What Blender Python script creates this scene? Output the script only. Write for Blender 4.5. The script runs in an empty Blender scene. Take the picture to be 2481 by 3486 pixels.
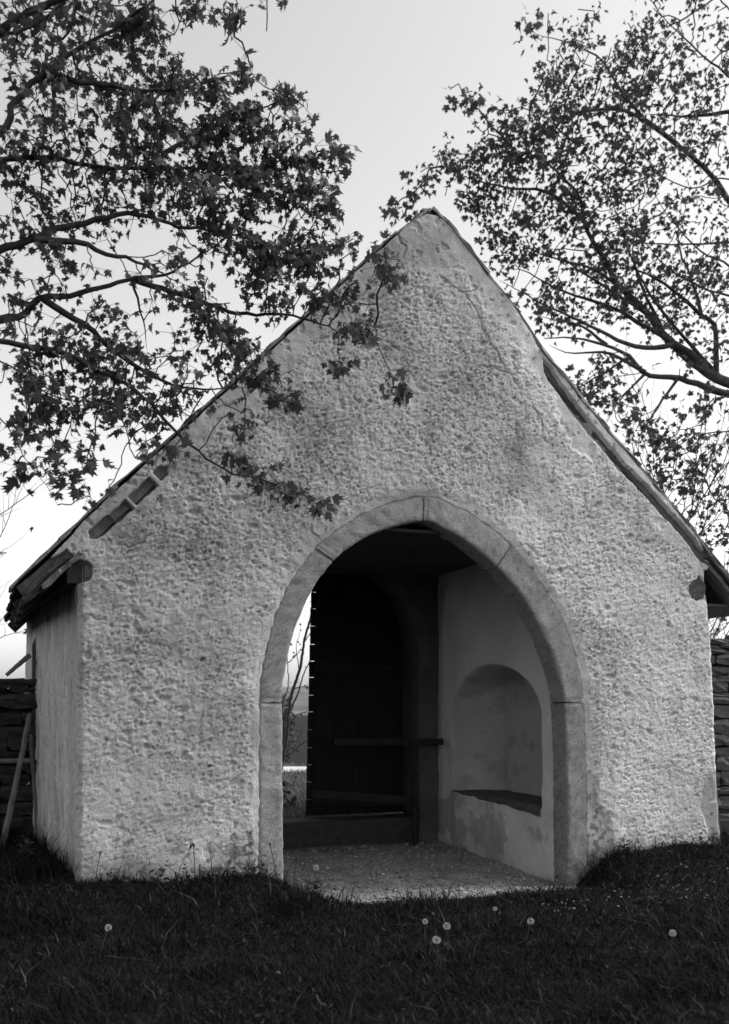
import bpy, bmesh, math, random
import numpy as np
from mathutils import Vector, Matrix

random.seed(7)
RNG = np.random.default_rng(11)
scene = bpy.context.scene
col = scene.collection

# ------------------------------------------------------------------ camera
YAW = math.radians(20.42)
CAM = np.array([-0.707, -8.742, 1.5])
cam_data = bpy.data.cameras.new('camera')
cam = bpy.data.objects.new('camera', cam_data)
col.objects.link(cam)
cam.location = CAM
cam.rotation_euler = (math.pi / 2, 0, -YAW)
cam_data.sensor_fit = 'HORIZONTAL'
cam_data.sensor_width = 36
cam_data.lens = 49.9
cam_data.shift_y = 0.261          # rising front of a plate camera: verticals stay vertical
cam_data.clip_end = 3000
cam_data.clip_start = 0.05
cam_data.dof.use_dof = True        # long exposure at a wide stop: sharpest on the gable
cam_data.dof.focus_distance = 9.4
cam_data.dof.aperture_fstop = 2.2
scene.camera = cam

# ------------------------------------------------------------------ light
SUN_EL, SUN_AZ = math.radians(50), math.radians(99)   # azimuth clockwise from +Y (into the gate)
world = bpy.data.worlds.new('World')
scene.world = world
world.use_nodes = True
wn, wl = world.node_tree.nodes, world.node_tree.links
wn.clear()
w_out = wn.new('ShaderNodeOutputWorld')
w_bg = wn.new('ShaderNodeBackground')
w_sky = wn.new('ShaderNodeTexSky')
w_sky.sky_type = 'NISHITA'
w_sky.sun_disc = False
w_sky.sun_elevation = SUN_EL
w_sky.sun_rotation = SUN_AZ
w_sky.air_density = 1.0
w_sky.dust_density = 2.0
w_sky.ozone_density = 1.0
w_sep = wn.new('ShaderNodeSeparateColor')           # an orthochromatic plate: grey from green and blue
w_m1 = wn.new('ShaderNodeMath'); w_m1.operation = 'MULTIPLY'; w_m1.inputs[1].default_value = 0.75
w_m2 = wn.new('ShaderNodeMath'); w_m2.operation = 'MULTIPLY_ADD'; w_m2.inputs[1].default_value = 0.25
wl.new(w_sky.outputs[0], w_sep.inputs[0])
wl.new(w_sep.outputs[1], w_m1.inputs[0])
wl.new(w_sep.outputs[2], w_m2.inputs[0])
wl.new(w_m1.outputs[0], w_m2.inputs[2])
wl.new(w_m2.outputs[0], w_bg.inputs[0])
w_bg.inputs[1].default_value = 0.15
wl.new(w_bg.outputs[0], w_out.inputs[0])

sun_data = bpy.data.lights.new('sun', 'SUN')
sun_data.energy = 1.3
sun_data.angle = math.radians(16)
sun_data.color = (1, 1, 1)
sun = bpy.data.objects.new('sun', sun_data)
col.objects.link(sun)
sd = Vector((math.sin(SUN_AZ) * math.cos(SUN_EL), math.cos(SUN_AZ) * math.cos(SUN_EL), math.sin(SUN_EL)))
sun.rotation_euler = sd.to_track_quat('Z', 'Y').to_euler()
sun.location = (14, -3, 14)
vs = scene.view_settings
scene.display_settings.display_device = 'sRGB'
vs.view_transform = 'Standard'
vs.look = 'None'
vs.exposure = 0.88
vs.gamma = 1
vs.use_curve_mapping = False

# ------------------------------------------------------------------ helpers
def tag(o, label=None, cat=None, group=None, kind=None):
    if label: o['label'] = label
    if cat: o['category'] = cat
    if group: o['group'] = group
    if kind: o['kind'] = kind
    return o

def link(name, me, mat=None, parent=None):
    o = bpy.data.objects.new(name, me)
    col.objects.link(o)
    if mat is not None and me is not None and len(me.materials) == 0:
        me.materials.append(mat)
    if parent is not None:
        o.parent = parent
    return o

def empty(name, loc=(0, 0, 0)):
    o = bpy.data.objects.new(name, None)
    o.empty_display_size = 0.2
    o.location = loc
    col.objects.link(o)
    return o

def big_mesh(name, V, Fq, tone=None, smooth=True):
    """mesh from numpy arrays: V (n,3), Fq (m,3|4)"""
    V = np.asarray(V, np.float32); Fq = np.asarray(Fq, np.int32)
    me = bpy.data.meshes.new(name)
    k = Fq.shape[1]; m = len(Fq)
    me.vertices.add(len(V)); me.vertices.foreach_set('co', V.ravel())
    me.loops.add(m * k); me.loops.foreach_set('vertex_index', Fq.ravel())
    me.polygons.add(m)
    me.polygons.foreach_set('loop_start', np.arange(0, m * k, k, dtype=np.int32))
    if smooth:
        me.polygons.foreach_set('use_smooth', np.ones(m, dtype=bool))
    me.update(calc_edges=True)
    if tone is not None:
        a = me.attributes.new('tone', 'FLOAT', 'POINT')
        a.data.foreach_set('value', np.asarray(tone, np.float32).ravel())
    return me

def grid_faces(nr, nc, keep=None):
    i = np.arange(nr - 1)[:, None] * nc + np.arange(nc - 1)[None, :]
    F = np.stack([i, i + 1, i + nc + 1, i + nc], -1).reshape(-1, 4)
    if keep is not None:
        F = F[keep.ravel()]
    return F

def _hash(ix, iy, seed):
    h = (ix.astype(np.int64) * 374761393 + iy.astype(np.int64) * 668265263 + seed * 974634777) & 0xffffffff
    h = ((h ^ (h >> 13)) * 1274126177) & 0xffffffff
    return (h ^ (h >> 16)) & 0xffffffff

def pn(x, y, seed=0):
    x = np.asarray(x, float); y = np.asarray(y, float)
    ix, iy = np.floor(x), np.floor(y)
    fx, fy = x - ix, y - iy
    u = fx * fx * fx * (fx * (fx * 6 - 15) + 10); v = fy * fy * fy * (fy * (fy * 6 - 15) + 10)
    def g(dx, dy):
        a = _hash(ix + dx, iy + dy, seed) * (2 * math.pi / 4294967296.0)
        return np.cos(a) * (fx - dx) + np.sin(a) * (fy - dy)
    return 1.5 * ((g(0, 0) * (1 - u) + g(1, 0) * u) * (1 - v) + (g(0, 1) * (1 - u) + g(1, 1) * u) * v)

def fbm(x, y, seed=0, octv=3, gain=.5):
    s, a = 0, 1
    for k in range(octv):
        s = s + a * pn(x * 2 ** k, y * 2 ** k, seed + k * 17); a *= gain
    return s

def sstep(a, b, x):
    t = np.clip((x - a) / (b - a), 0, 1)
    return t * t * (3 - 2 * t)

def carve(shape, hx_, hz_, n, rmin, rmax, aspect, dmin, dmax, prob, seed, tilt0=.25):
    NR, NC = shape
    r_ = np.random.default_rng(seed)
    ci, cj = r_.uniform(2, NR - 3, n), r_.uniform(2, NC - 3, n)
    pr = prob[ci.astype(int), cj.astype(int)]
    k = r_.random(n) < pr
    ci, cj = ci[k], cj[k]; n = len(ci)
    rad = rmin + (rmax - rmin) * r_.random(n) ** 2.2
    asp = r_.uniform(.9, aspect, n); dep = r_.uniform(dmin, dmax, n) * (.5 + .5 * rad / rmax)
    tilt = r_.normal(tilt0, .45, n); ct, st_ = np.cos(tilt), np.sin(tilt)
    out_ = np.zeros((NR, NC))
    w = int(rmax * aspect / hx_) + 2
    i0, j0 = np.round(ci).astype(int), np.round(cj).astype(int)
    for di in range(-w, w + 1):
        for dj in range(-w, w + 1):
            ii, jj = i0 + di, j0 + dj
            ok_ = (ii >= 0) & (ii < NR) & (jj >= 0) & (jj < NC)
            dx, dz = (jj - cj) * hx_, (ii - ci) * hz_
            u_ = (dx * ct + dz * st_) / (rad * asp); v_ = (-dx * st_ + dz * ct) / rad
            q = np.sqrt(u_ * u_ + v_ * v_) + .35 * _hash(ii, jj, seed) / 4294967296.0
            val = dep * sstep(1.25, .45, q)
            np.maximum.at(out_, (ii[ok_], jj[ok_]), val[ok_])
    return out_

def poly_dist(x, z, pts):
    """distance from points to a polyline, and position 0..1 along it"""
    best = np.full(np.shape(x), 1e9); along = np.zeros(np.shape(x))
    pts = np.asarray(pts, float)
    L = np.linalg.norm(np.diff(pts, axis=0), axis=1); C = np.concatenate([[0], np.cumsum(L)])
    for i in range(len(pts) - 1):
        a, b = pts[i], pts[i + 1]; d = b - a
        t = np.clip(((x - a[0]) * d[0] + (z - a[1]) * d[1]) / (d @ d), 0, 1)
        q = np.hypot(x - a[0] - t * d[0], z - a[1] - t * d[1])
        m = q < best
        best = np.where(m, q, best); along = np.where(m, (C[i] + t * L[i]) / C[-1], along)
    return best, along

def catmull(pts, per=8):
    P = np.asarray(pts, float); out = []
    n = len(P)
    for i in range(n - 1):
        p0, p1, p2, p3 = P[max(i - 1, 0)], P[i], P[i + 1], P[min(i + 2, n - 1)]
        for t in np.linspace(0, 1, per, endpoint=False):
            out.append(.5 * (2 * p1 + (p2 - p0) * t + (2 * p0 - 5 * p1 + 4 * p2 - p3) * t * t + (3 * p1 - p0 - 3 * p2 + p3) * t ** 3))
    out.append(P[-1])
    return np.array(out)

def resample(P, step):
    P = np.asarray(P, float)
    L = np.linalg.norm(np.diff(P, axis=0), axis=1); C = np.concatenate([[0], np.cumsum(L)])
    n = max(2, int(round(C[-1] / step)) + 1)
    s = np.linspace(0, C[-1], n)
    return np.stack([np.interp(s, C, P[:, k]) for k in range(P.shape[1])], -1)

# ------------------------------------------------------------------ materials (all grey: the plate is monochrome)
def nodes_of(name):
    m = bpy.data.materials.new(name); m.use_nodes = True
    nt = m.node_tree
    return m, nt, nt.nodes['Principled BSDF']

def mat(name, base, var=.25, scale=6, rough=.9, bump=0., bump_scale=60, tone=False, stretch=(1, 1, 1), spec=.2, var2=.0, scale2=1.2, detail=6):
    m, nt, b = nodes_of(name)
    N, Lk = nt.nodes, nt.links
    tc = N.new('ShaderNodeTexCoord'); mp = N.new('ShaderNodeMapping')
    mp.inputs['Scale'].default_value = stretch
    Lk.new(tc.outputs['Object'], mp.inputs[0])
    nz = N.new('ShaderNodeTexNoise'); nz.inputs['Scale'].default_value = scale; nz.inputs['Detail'].default_value = detail
    nz.inputs['Roughness'].default_value = .65
    Lk.new(mp.outputs[0], nz.inputs[0])
    mr = N.new('ShaderNodeMapRange')
    mr.inputs[1].default_value = .3; mr.inputs[2].default_value = .7
    mr.inputs[3].default_value = base * (1 - var); mr.inputs[4].default_value = base * (1 + var)
    Lk.new(nz.outputs[0], mr.inputs[0])
    val = mr.outputs[0]
    if var2:
        nz2 = N.new('ShaderNodeTexNoise'); nz2.inputs['Scale'].default_value = scale2; nz2.inputs['Detail'].default_value = 3
        Lk.new(mp.outputs[0], nz2.inputs[0])
        mr2 = N.new('ShaderNodeMapRange'); mr2.inputs[1].default_value = .3; mr2.inputs[2].default_value = .7
        mr2.inputs[3].default_value = 1 - var2; mr2.inputs[4].default_value = 1 + var2
        Lk.new(nz2.outputs[0], mr2.inputs[0])
        mu = N.new('ShaderNodeMath'); mu.operation = 'MULTIPLY'
        Lk.new(val, mu.inputs[0]); Lk.new(mr2.outputs[0], mu.inputs[1]); val = mu.outputs[0]
    if tone:
        at = N.new('ShaderNodeAttribute'); at.attribute_name = 'tone'
        mu = N.new('ShaderNodeMath'); mu.operation = 'MULTIPLY'
        Lk.new(val, mu.inputs[0]); Lk.new(at.outputs['Fac'], mu.inputs[1]); val = mu.outputs[0]
    Lk.new(val, b.inputs['Base Color'])
    b.inputs['Roughness'].default_value = rough
    b.inputs['Specular IOR Level'].default_value = spec
    if bump:
        nb = N.new('ShaderNodeTexNoise'); nb.inputs['Scale'].default_value = bump_scale; nb.inputs['Detail'].default_value = 5
        Lk.new(mp.outputs[0], nb.inputs[0])
        bp = N.new('ShaderNodeBump'); bp.inputs['Strength'].default_value = bump; bp.inputs['Distance'].default_value = .02
        Lk.new(nb.outputs[0], bp.inputs['Height']); Lk.new(bp.outputs[0], b.inputs['Normal'])
    return m

def leaf_mat(name, base, trans, spec=.25, dry=0.0):
    m, nt, b = nodes_of(name)
    N, Lk = nt.nodes, nt.links
    ri = N.new('ShaderNodeObjectInfo'); geo = N.new('ShaderNodeNewGeometry')
    add = N.new('ShaderNodeMath'); add.operation = 'ADD'
    Lk.new(ri.outputs['Random'], add.inputs[0]); Lk.new(geo.outputs['Random Per Island'], add.inputs[1])
    fr = N.new('ShaderNodeMath'); fr.operation = 'FRACT'; Lk.new(add.outputs[0], fr.inputs[0])
    mr = N.new('ShaderNodeMapRange'); mr.inputs[3].default_value = base * .65; mr.inputs[4].default_value = base * 1.4
    Lk.new(fr.outputs[0], mr.inputs[0])
    pale = N.new('ShaderNodeMath'); pale.operation = 'GREATER_THAN'; pale.inputs[1].default_value = 1 - dry
    Lk.new(fr.outputs[0], pale.inputs[0])
    ma = N.new('ShaderNodeMath'); ma.operation = 'MULTIPLY_ADD'; ma.inputs[1].default_value = base * 4
    Lk.new(pale.outputs[0], ma.inputs[0]); Lk.new(mr.outputs[0], ma.inputs[2])
    Lk.new(ma.outputs[0], b.inputs['Base Color'])
    b.inputs['Roughness'].default_value = .6; b.inputs['Specular IOR Level'].default_value = spec
    t = N.new('ShaderNodeBsdfTranslucent'); t.inputs[0].default_value = (trans, trans, trans, 1)
    ad = N.new('ShaderNodeAddShader'); Lk.new(b.outputs[0], ad.inputs[0]); Lk.new(t.outputs[0], ad.inputs[1])
    Lk.new(ad.outputs[0], N['Material Output'].inputs[0])
    return m

M = {}
M['plaster'] = mat('rough_lime_plaster', .70, .26, 75, .95, .55, 120, tone=True, var2=.10, scale2=1.6)
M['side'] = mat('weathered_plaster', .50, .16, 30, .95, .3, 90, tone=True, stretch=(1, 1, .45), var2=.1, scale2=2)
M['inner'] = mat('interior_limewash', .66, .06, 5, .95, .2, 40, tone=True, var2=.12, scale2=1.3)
M['archstone'] = mat('grey_limestone', .35, .42, 60, .9, .7, 150, tone=True, var2=.10, scale2=3)
M['plaster_shaded'] = mat('shaded_passage_plaster', .09, .2, 6, .95, .3, 40, var2=.2, scale2=2)  # limewash darkened in its colour to carry the passage's deep shade
M['step'] = mat('dark_step_stone', .05, .25, 12, .95, .3, 60)
M['rubble'] = mat('rubble_stone', .115, .35, 9, .95, .6, 40, var2=.3, scale2=2)
M['oldwood'] = mat('weathered_timber', .13, .35, 8, .85, .5, 30, stretch=(1, 1, 1), var2=.2)
M['board'] = mat('grey_boards', .16, .4, 10, .85, .5, 25, var2=.25)
M['slab'] = mat('silvered_roof_boards', .24, .35, 8, .9, .5, 25, var2=.3)
M['roofwood'] = mat('roof_boards', .065, .4, 8, .9, .5, 25, var2=.3)
M['door'] = mat('tarred_door', .018, .35, 10, .8, .4, 30, stretch=(1, 1, .15))
M['doorrail'] = mat('door_rail_wood', .026, .3, 10, .8, .4, 30)
M['frame'] = mat('bare_wood_bars', .024, .3, 10, .8, .4, 30)
M['ceiling'] = mat('sooty_ceiling_boards', .07, .3, 6, .9, .3, 20, stretch=(.2, 1, 1))
M['gravel'] = mat('gravel', .29, .30, 45, .95, .7, 90, tone=True, var2=.12, scale2=3)
M['soil'] = mat('turf_soil', .008, .45, 12, 1, .6, 40, var2=.35, scale2=1.5)
M['road'] = mat('pale_gravel_road', .55, .1, 3, .95, .2, 20)
M['hill'] = mat('far_meadow', .13, .5, .9, 1, 0, 1, var2=.4, scale2=.15, detail=10)
M['grass'] = leaf_mat('grass_blades', .011, .003, .03, .05)
M['weed'] = leaf_mat('weed_leaves', .035, .008)
M['dry'] = mat('dry_stalk', .12, .3, 20, .9)
M['clock'] = mat('seed_fluff', .45, .1, 30, 1)
M['leafL'] = leaf_mat('maple_leaves_near', .052, .030)
M['leafR'] = leaf_mat('maple_leaves_far', .050, .030)
M['bark'] = mat('dark_bark', .050, .4, 14, .95, .6, 30, stretch=(1, 1, .3))
M['bark2'] = mat('grey_bark', .075, .4, 14, .95, .6, 30, stretch=(1, 1, .3))
M['sapbark'] = mat('pale_sapling_bark', .16, .3, 14, .9)
M['sill'] = mat('worn_dark_sill', .10, .35, 18, .95, .6, 60)
M['endgrain'] = mat('log_end_grain', .10, .5, 25, .9, .6, 40)
M['rubble_shaded'] = mat('rubble_stone_shaded', .045, .5, 9, .95, .6, 40, var2=.4, scale2=3)  # the rubble again, with lens falloff at the left painted into its colour
M['stalk'] = mat('dandelion_stalk', .05, .3, 20, .9)
M['pole'] = mat('silvered_pole', .15, .3, 12, .85, .4, 30, stretch=(1, 1, .1))
M['bush'] = leaf_mat('bush_leaves', .05, .01)

# ------------------------------------------------------------------ ground
def ground_h(x, y):
    x = np.asarray(x, float); y = np.asarray(y, float)
    base = -.24 + .24 * sstep(-1.6, -.05, y)                      # rises to the gate
    base = base + .05 * pn(x * .6, y * .6, 3) * sstep(40, 10, np.abs(y)) + .02 * pn(x * 2.1, y * 2.1, 4)
    scoop = sstep(1.45, 2.3, x) * (1 - sstep(4.55, 5.15, x)) * sstep(-1.5, -.15, y)
    inside = sstep(-.3, 0, y) * (1 - sstep(3.3, 3.5, y)) * sstep(.3, 1.2, x) * (1 - sstep(5.2, 6.0, x))
    h = base * (1 - scoop * (1 - sstep(3.3, 3.5, y))) + (-.34) * scoop * (1 - sstep(3.3, 3.5, y))
    h = h - .12 * inside
    h = np.where(y > 3.5, -.02 + .02 * pn(x * .8, y * .8, 5), h)
    far = np.hypot(x - 2, y)
    return h * (1 - sstep(60, 120, far)) + (-.2) * sstep(60, 120, far)

def axis(lo, hi, step, ends):
    c = np.arange(lo, hi + 1e-6, step)
    return np.concatenate([[-e for e in ends[::-1]], c, ends])
gx = axis(-8, 14, .11, [20., 35, 70, 140, 300, 700])
gy = axis(-11, 17, .11, [25., 40, 70, 140, 300, 700])
GX, GY = np.meshgrid(gx, gy)
GZ = ground_h(GX, GY)
me = big_mesh('ground', np.stack([GX, GY, GZ], -1).reshape(-1, 3), grid_faces(len(gy), len(gx)))
tag(link('ground', me, M['soil']), kind='structure')

# gravel floor of the passage, spilling out in front of the arch
fx_, fy_ = np.linspace(1.66, 4.95, 240), np.linspace(-.75, 3.25, 260)
FX, FY = np.meshgrid(fx_, fy_)
lip = -.30 - .26 * np.exp(-((fx_ - 3.35) / .75) ** 2) + .05 * pn(fx_ * 3, fx_ * 0, 8)
edge = (FY - lip[None, :])
FZ = -.335 + .05 * sstep(0, 3.2, FY) + .012 * fbm(FX * 5, FY * 5, 9, 3) + .007 * fbm(FX * 25, FY * 25, 10, 2)
FZ = np.where(edge < .12, FZ - .10 * sstep(.12, -.05, edge), FZ)
inx = (FX > 1.72) & (FX < 4.76)
keep = (edge[:-1, :-1] > -.08) & (inx[:-1, :-1] | (FY[:-1, :-1] < .1))
tone_f = 1 + .25 * fbm(FX * 2, FY * 2, 12, 3) - .35 * sstep(2.0, 3.1, FY)  # gravel darkened towards the rear to paint in the passage's gloom
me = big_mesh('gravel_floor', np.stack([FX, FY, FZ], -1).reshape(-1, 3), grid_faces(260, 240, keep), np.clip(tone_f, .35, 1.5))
tag(link('gravel_floor', me, M['gravel']), kind='structure')

# pale road and hill seen through the far doorway
rv, fv = np.array([math.cos(YAW), -math.sin(YAW)]), np.array([math.sin(YAW), math.cos(YAW)])
rc = np.array([5.75, 12.85])
u = np.linspace(-40, 40, 80); w = np.linspace(-.85, .85, 8)
UU, WW = np.meshgrid(u, w)
RX = rc[0] + rv[0] * UU + fv[0] * (WW + .12 * pn(UU * .4, WW * 0, 2)); RY = rc[1] + rv[1] * UU + fv[1] * (WW + .12 * pn(UU * .4, WW * 0, 2))
me = big_mesh('road', np.stack([RX, RY, ground_h(RX, RY) + .03 + .01 * pn(UU, WW, 3)], -1).reshape(-1, 3), grid_faces(8, 80))
tag(link('road', me, M['road']), kind='structure')

hx, hy = np.linspace(-500, 700, 160), np.linspace(60, 620, 60)
HX, HY = np.meshgrid(hx, hy)
HZ = -1.2 + 6.8 * sstep(60, 260, HY) * (1 + .25 * pn(HX / 90, HY / 90, 21)) + 1.2 * pn(HX / 14, HY / 14, 22) * sstep(90, 180, HY) + .5 * pn(HX / 4, HY / 4, 23)
me = big_mesh('hill', np.stack([HX, HY, HZ], -1).reshape(-1, 3), grid_faces(60, 160))
tag(link('hill', me, M['hill']), kind='structure')

# ------------------------------------------------------------------ gatehouse
gate = empty('gatehouse', (0, 0, 0))
tag(gate, 'whitewashed rough-plastered gatehouse with steep gable and pointed stone archway', 'gatehouse')

L_ROOF = [(-.50, 2.475), (-.45, 2.527), (-.315, 2.666), (.021, 3.05), (.385, 3.423), (.92, 3.952), (1.519, 4.548), (2.061, 5.101), (2.641, 5.696), (2.965, 6.01), (3.10, 6.12), (3.223, 6.199)]
R_ROOF = [(3.223, 6.199), (3.406, 6.076), (3.595, 5.893), (3.812, 5.645), (4.032, 5.459), (4.205, 5.263), (4.381, 5.02), (4.636, 4.784), (4.895, 4.52), (5.159, 4.275), (5.428, 4.048), (5.702, 3.793), (5.98, 3.534), (6.265, 3.27), (6.438, 3.09), (6.695, 2.84), (7.0, 2.56)]
INNER = [(1.775, -.45), (1.772, .6), (1.766, 1.5), (1.791, 1.762), (1.85, 2.045), (1.943, 2.30), (2.061, 2.538), (2.255, 2.791), (2.495, 2.985), (2.785, 3.125), (3.15, 3.215),
         (3.36, 3.155), (3.595, 3.046), (3.924, 2.815), (4.21, 2.526), (4.477, 2.109), (4.60, 1.80), (4.675, 1.5), (4.71, .6), (4.716, -.45)]
OUTER = [(1.545, -.45), (1.548, .6), (1.551, 1.5), (1.565, 1.75), (1.625, 2.03), (1.715, 2.32), (1.86, 2.62), (2.08, 2.90), (2.36, 3.13), (2.70, 3.315), (3.15, 3.445),
         (3.46, 3.385), (3.72, 3.27), (4.08, 3.03), (4.40, 2.69), (4.69, 2.26), (4.82, 1.90), (4.893, 1.5), (4.93, .6), (4.94, -.45)]

# front wall: a displaced sheet of roughcast
xl_z = [-.5, 0, 1.37, 2.58, 2.67, 2.69]; xl_x = [-.035, -.026, -.012, 0, -.17, -.22]
for (x, z) in L_ROOF[3:]:
    xl_z.append(z - .055); xl_x.append(x)
xl_z, xl_x = np.array(xl_z), np.array(xl_x)
o_ = np.argsort(xl_z); xl_z, xl_x = xl_z[o_], xl_x[o_]
xr = [(-.5, 6.66), (0, 6.625), (.3, 6.60), (.618, 6.575), (.9, 6.545), (1.333, 6.525), (2.142, 6.484), (2.544, 6.438), (2.757, 6.41), (2.92, 6.41), (2.95, 6.445)]
for (x, z) in R_ROOF[-4::-1]:
    if z - .03 > 2.97: xr.append((z - .03, x))
xr_z = np.array([a for a, b in xr]); xr_x = np.array([b for a, b in xr])
NR, NC = 745, 785
zz = np.linspace(-.5, 6.11, NR)
xa = np.interp(zz, xl_z, xl_x) + .010 * fbm(zz * 6, zz * 0 + 3, 31, 3); xb = np.interp(zz, xr_z, xr_x) + .012 * fbm(zz * 6, zz * 0 + 9, 33, 3)
WX0 = np.repeat(np.linspace(-.26, 6.69, NC)[None, :], NR, 0)
WX = np.clip(WX0, xa[:, None], xb[:, None])                     # columns outside the outline collapse onto its edge
WZ = np.repeat(zz[:, None], NC, 1)
collapsed = ((WX0[:, 1:] <= xa[:, None]) | (WX0[:, :-1] >= xb[:, None]))
zt_l = np.interp(WX, [p[0] for p in L_ROOF], [p[1] for p in L_ROOF])
zt_r = np.interp(WX, [p[0] for p in R_ROOF], [p[1] for p in R_ROOF])
zt = np.where(WX < 3.223, zt_l, zt_r)
dv = (zt - WZ) * .71                                           # distance below the verge
wid = np.where(WX < 3.223, .23, .20)
smooth_v = 1 - sstep(wid - .06, wid + .14, dv + .10 * fbm(WX * 3, WZ * 3, 41, 3))
smooth_v = np.maximum(smooth_v, 1 - sstep(.25, .50, np.hypot(WX - 3.2, (WZ - 6.0) * .8) + .1 * pn(WX * 4, WZ * 4, 40)))
patch = 1 - sstep(.85, 1.05, np.hypot((WX - 4.80) / .20 - .7 * (4.28 - WZ) / .34, (WZ - 4.28) / .34) + .25 * fbm(WX * 6, WZ * 6, 42, 3))
ao = catmull(OUTER, 6)
da, _ = poly_dist(WX, WZ, ao)
from_in = np.zeros_like(WX)
# inside of the stone ring's outer line
def inside_arch(x, z, prof, c=(3.2, 1.2)):
    k = int(np.argmax(prof[:, 1]))
    zl = prof[:k + 1]; zr_ = prof[k:][::-1]
    xl = np.interp(z, zl[:, 1], zl[:, 0]); xr_2 = np.interp(z, zr_[:, 1], zr_[:, 0])
    return (x > xl) & (x < xr_2) & (z < prof[k, 1])
ins = inside_arch(WX, WZ, ao)
sda = np.where(ins, -da, da) + .016 * fbm(WX * 9, WZ * 9, 44, 3)
smooth_a = (1 - sstep(.02, .13, sda + .05 * fbm(WX * 5, WZ * 5, 45, 2)))
# weathered foot of the wall right of the arch
foot = sstep(6.30, 6.38, WX + .10 * fbm(WX * 4, WZ * 4, 46, 3)) * (1 - sstep(.55, .80, WZ + .2 * (6.5 - WX)))
foot = np.maximum(foot, (1 - sstep(-.03, .03, WX - 4.93 - .36 * sstep(1.0, -.1, WZ) + .10 * fbm(WX * 5, WZ * 5, 47, 4))) * (1 - sstep(.6, .9, WZ)) * (WX > 4.6))
foot = np.maximum(foot, (1 - sstep(-.02, .04, WZ + .08 - .12 * fbm(WX * 3, WZ * 3, 48, 3))) * (WX > 4.9))
leftfoot = (1 - sstep(.0, .25, WZ - .10 + .25 * fbm(WX * 3.3, WZ * 3.3, 49, 3))) * (WX < 1.6)
repair = sstep(.30, .52, fbm(WX * .85 + 7, WZ * 1.0, 110, 4)) * .40          # areas worked smooth with the trowel
sm = np.clip(np.maximum.reduce([repair, smooth_v, patch, smooth_a, foot, .5 * leftfoot]), 0, 1)
wx_ = WX + .008 * pn(WX * 8, WZ * 8, 50); wz_ = WZ + .008 * pn(WX * 8, WZ * 8, 51)
skew = wz_ - .25 * wx_
n1 = fbm(wx_ / .06, skew / .045, 52, 3, .7)
n2 = fbm(wx_ / .026, skew / .021, 55, 2, .7)
dense = fbm(WX * .75, WZ * .75, 58, 4)                          # where the cast coat is thrown on thickly
lefty = sstep(1.5, .2, WX + .25 * pn(WX * 2, WZ * 2, 59)) * sstep(2.8, 2.2, WZ)
upper = np.exp(-((WX - 3.4) / 1.6) ** 2) * sstep(2.6, 3.6, WZ)
# thousands of separate pits where grit dropped out of the cast coat
hx_, hz_ = WX0[0, 1] - WX0[0, 0], zz[1] - zz[0]
area_p = np.clip(.42 + .55 * dense + .75 * fbm(WX * 3.2, WZ * 4.2, 404, 3) + .30 * upper - .25 * lefty, .06, 1)
pits_f = carve((NR, NC), hx_, hz_, 52000, .006, .015, 1.9, .010, .026, area_p * .80, 401)
pits_b = carve((NR, NC), hx_, hz_, 9000, .014, .034, 2.4, .018, .036, np.clip(.10 + .28 * lefty + .25 * dense, .02, 1) * .45, 402)
rough_h = .024 + .005 * n1 + .0022 * n2 + .004 * fbm(WX * 5, WZ * 5, 403, 2) - np.maximum(pits_f, pits_b)
flat_h = .014 + .003 * fbm(WX * 12, WZ * 12, 60, 3) + .006 * fbm(WX * 2.5, WZ * 2.5, 61, 2)
H = rough_h * (1 - sm) + flat_h * sm + .012 * fbm(WX * .9, WZ * .9, 62, 3)
H -= .005 * patch + .010 * foot
H += .010 * np.exp(-((dv - wid) / .05) ** 2) * 0
# spalled pits in the plain plaster of the verge
pits = sstep(.52, .62, fbm(WX * 7, WZ * 7, 63, 3)) * sm * sstep(.05, .12, da)
H -= .012 * pits
# cracks
def to_f(cx, cy): return (cx, cy)
CRACKS = [
 [(2.86, 5.89), (2.94, 5.77), (2.95, 5.66)],
 [(2.98, 5.60), (2.78, 5.53), (2.62, 5.38), (2.55, 5.36), (2.52, 5.25), (2.42, 5.17)],
 [(3.56, 5.42), (3.70, 5.25), (3.78, 5.04), (3.92, 4.86), (4.02, 4.71), (4.09, 4.66), (4.20, 4.52)],
 [(3.78, 4.75), (4.02, 4.69), (4.2, 4.70)],
 [(3.30, 5.55), (3.42, 5.46), (3.56, 5.42), (3.72, 5.50)],
 [(4.30, 4.40), (4.40, 4.25), (4.42, 4.10), (4.55, 4.02)],
 [(1.25, 4.10), (1.42, 4.20), (1.50, 4.32)],
 [(.80, 3.75), (.66, 3.62), (.55, 3.44), (.36, 3.42)],
 [(2.13, 2.97), (2.06, 3.03), (2.02, 3.10)],
 [(3.15, 3.45), (3.35, 3.46), (3.50, 3.42)],
 [(4.11, 3.01), (4.25, 3.03), (4.35, 2.95), (4.46, 2.92)],
 [(.30, 2.85), (.42, 2.80), (.52, 2.86), (.60, 2.96)],
 [(.05, 2.25), (.14, 2.20), (.22, 2.19)],
 [(5.15, 3.9), (5.2, 3.75), (5.4, 3.7)],
 [(1.2, 4.62), (1.34, 4.50), (1.30, 4.36)],
]
crk = np.zeros_like(WX)
jx = WX + .025 * pn(WX * 12, WZ * 12, 66); jz = WZ + .025 * pn(WX * 12, WZ * 12, 67)
for c in CRACKS:
    d, t = poly_dist(jx, jz, c)
    crk = np.maximum(crk, (1 - sstep(.002, .008, d)) * sstep(0, .08, t) * sstep(1, .92, t))
H -= .018 * crk
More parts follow.
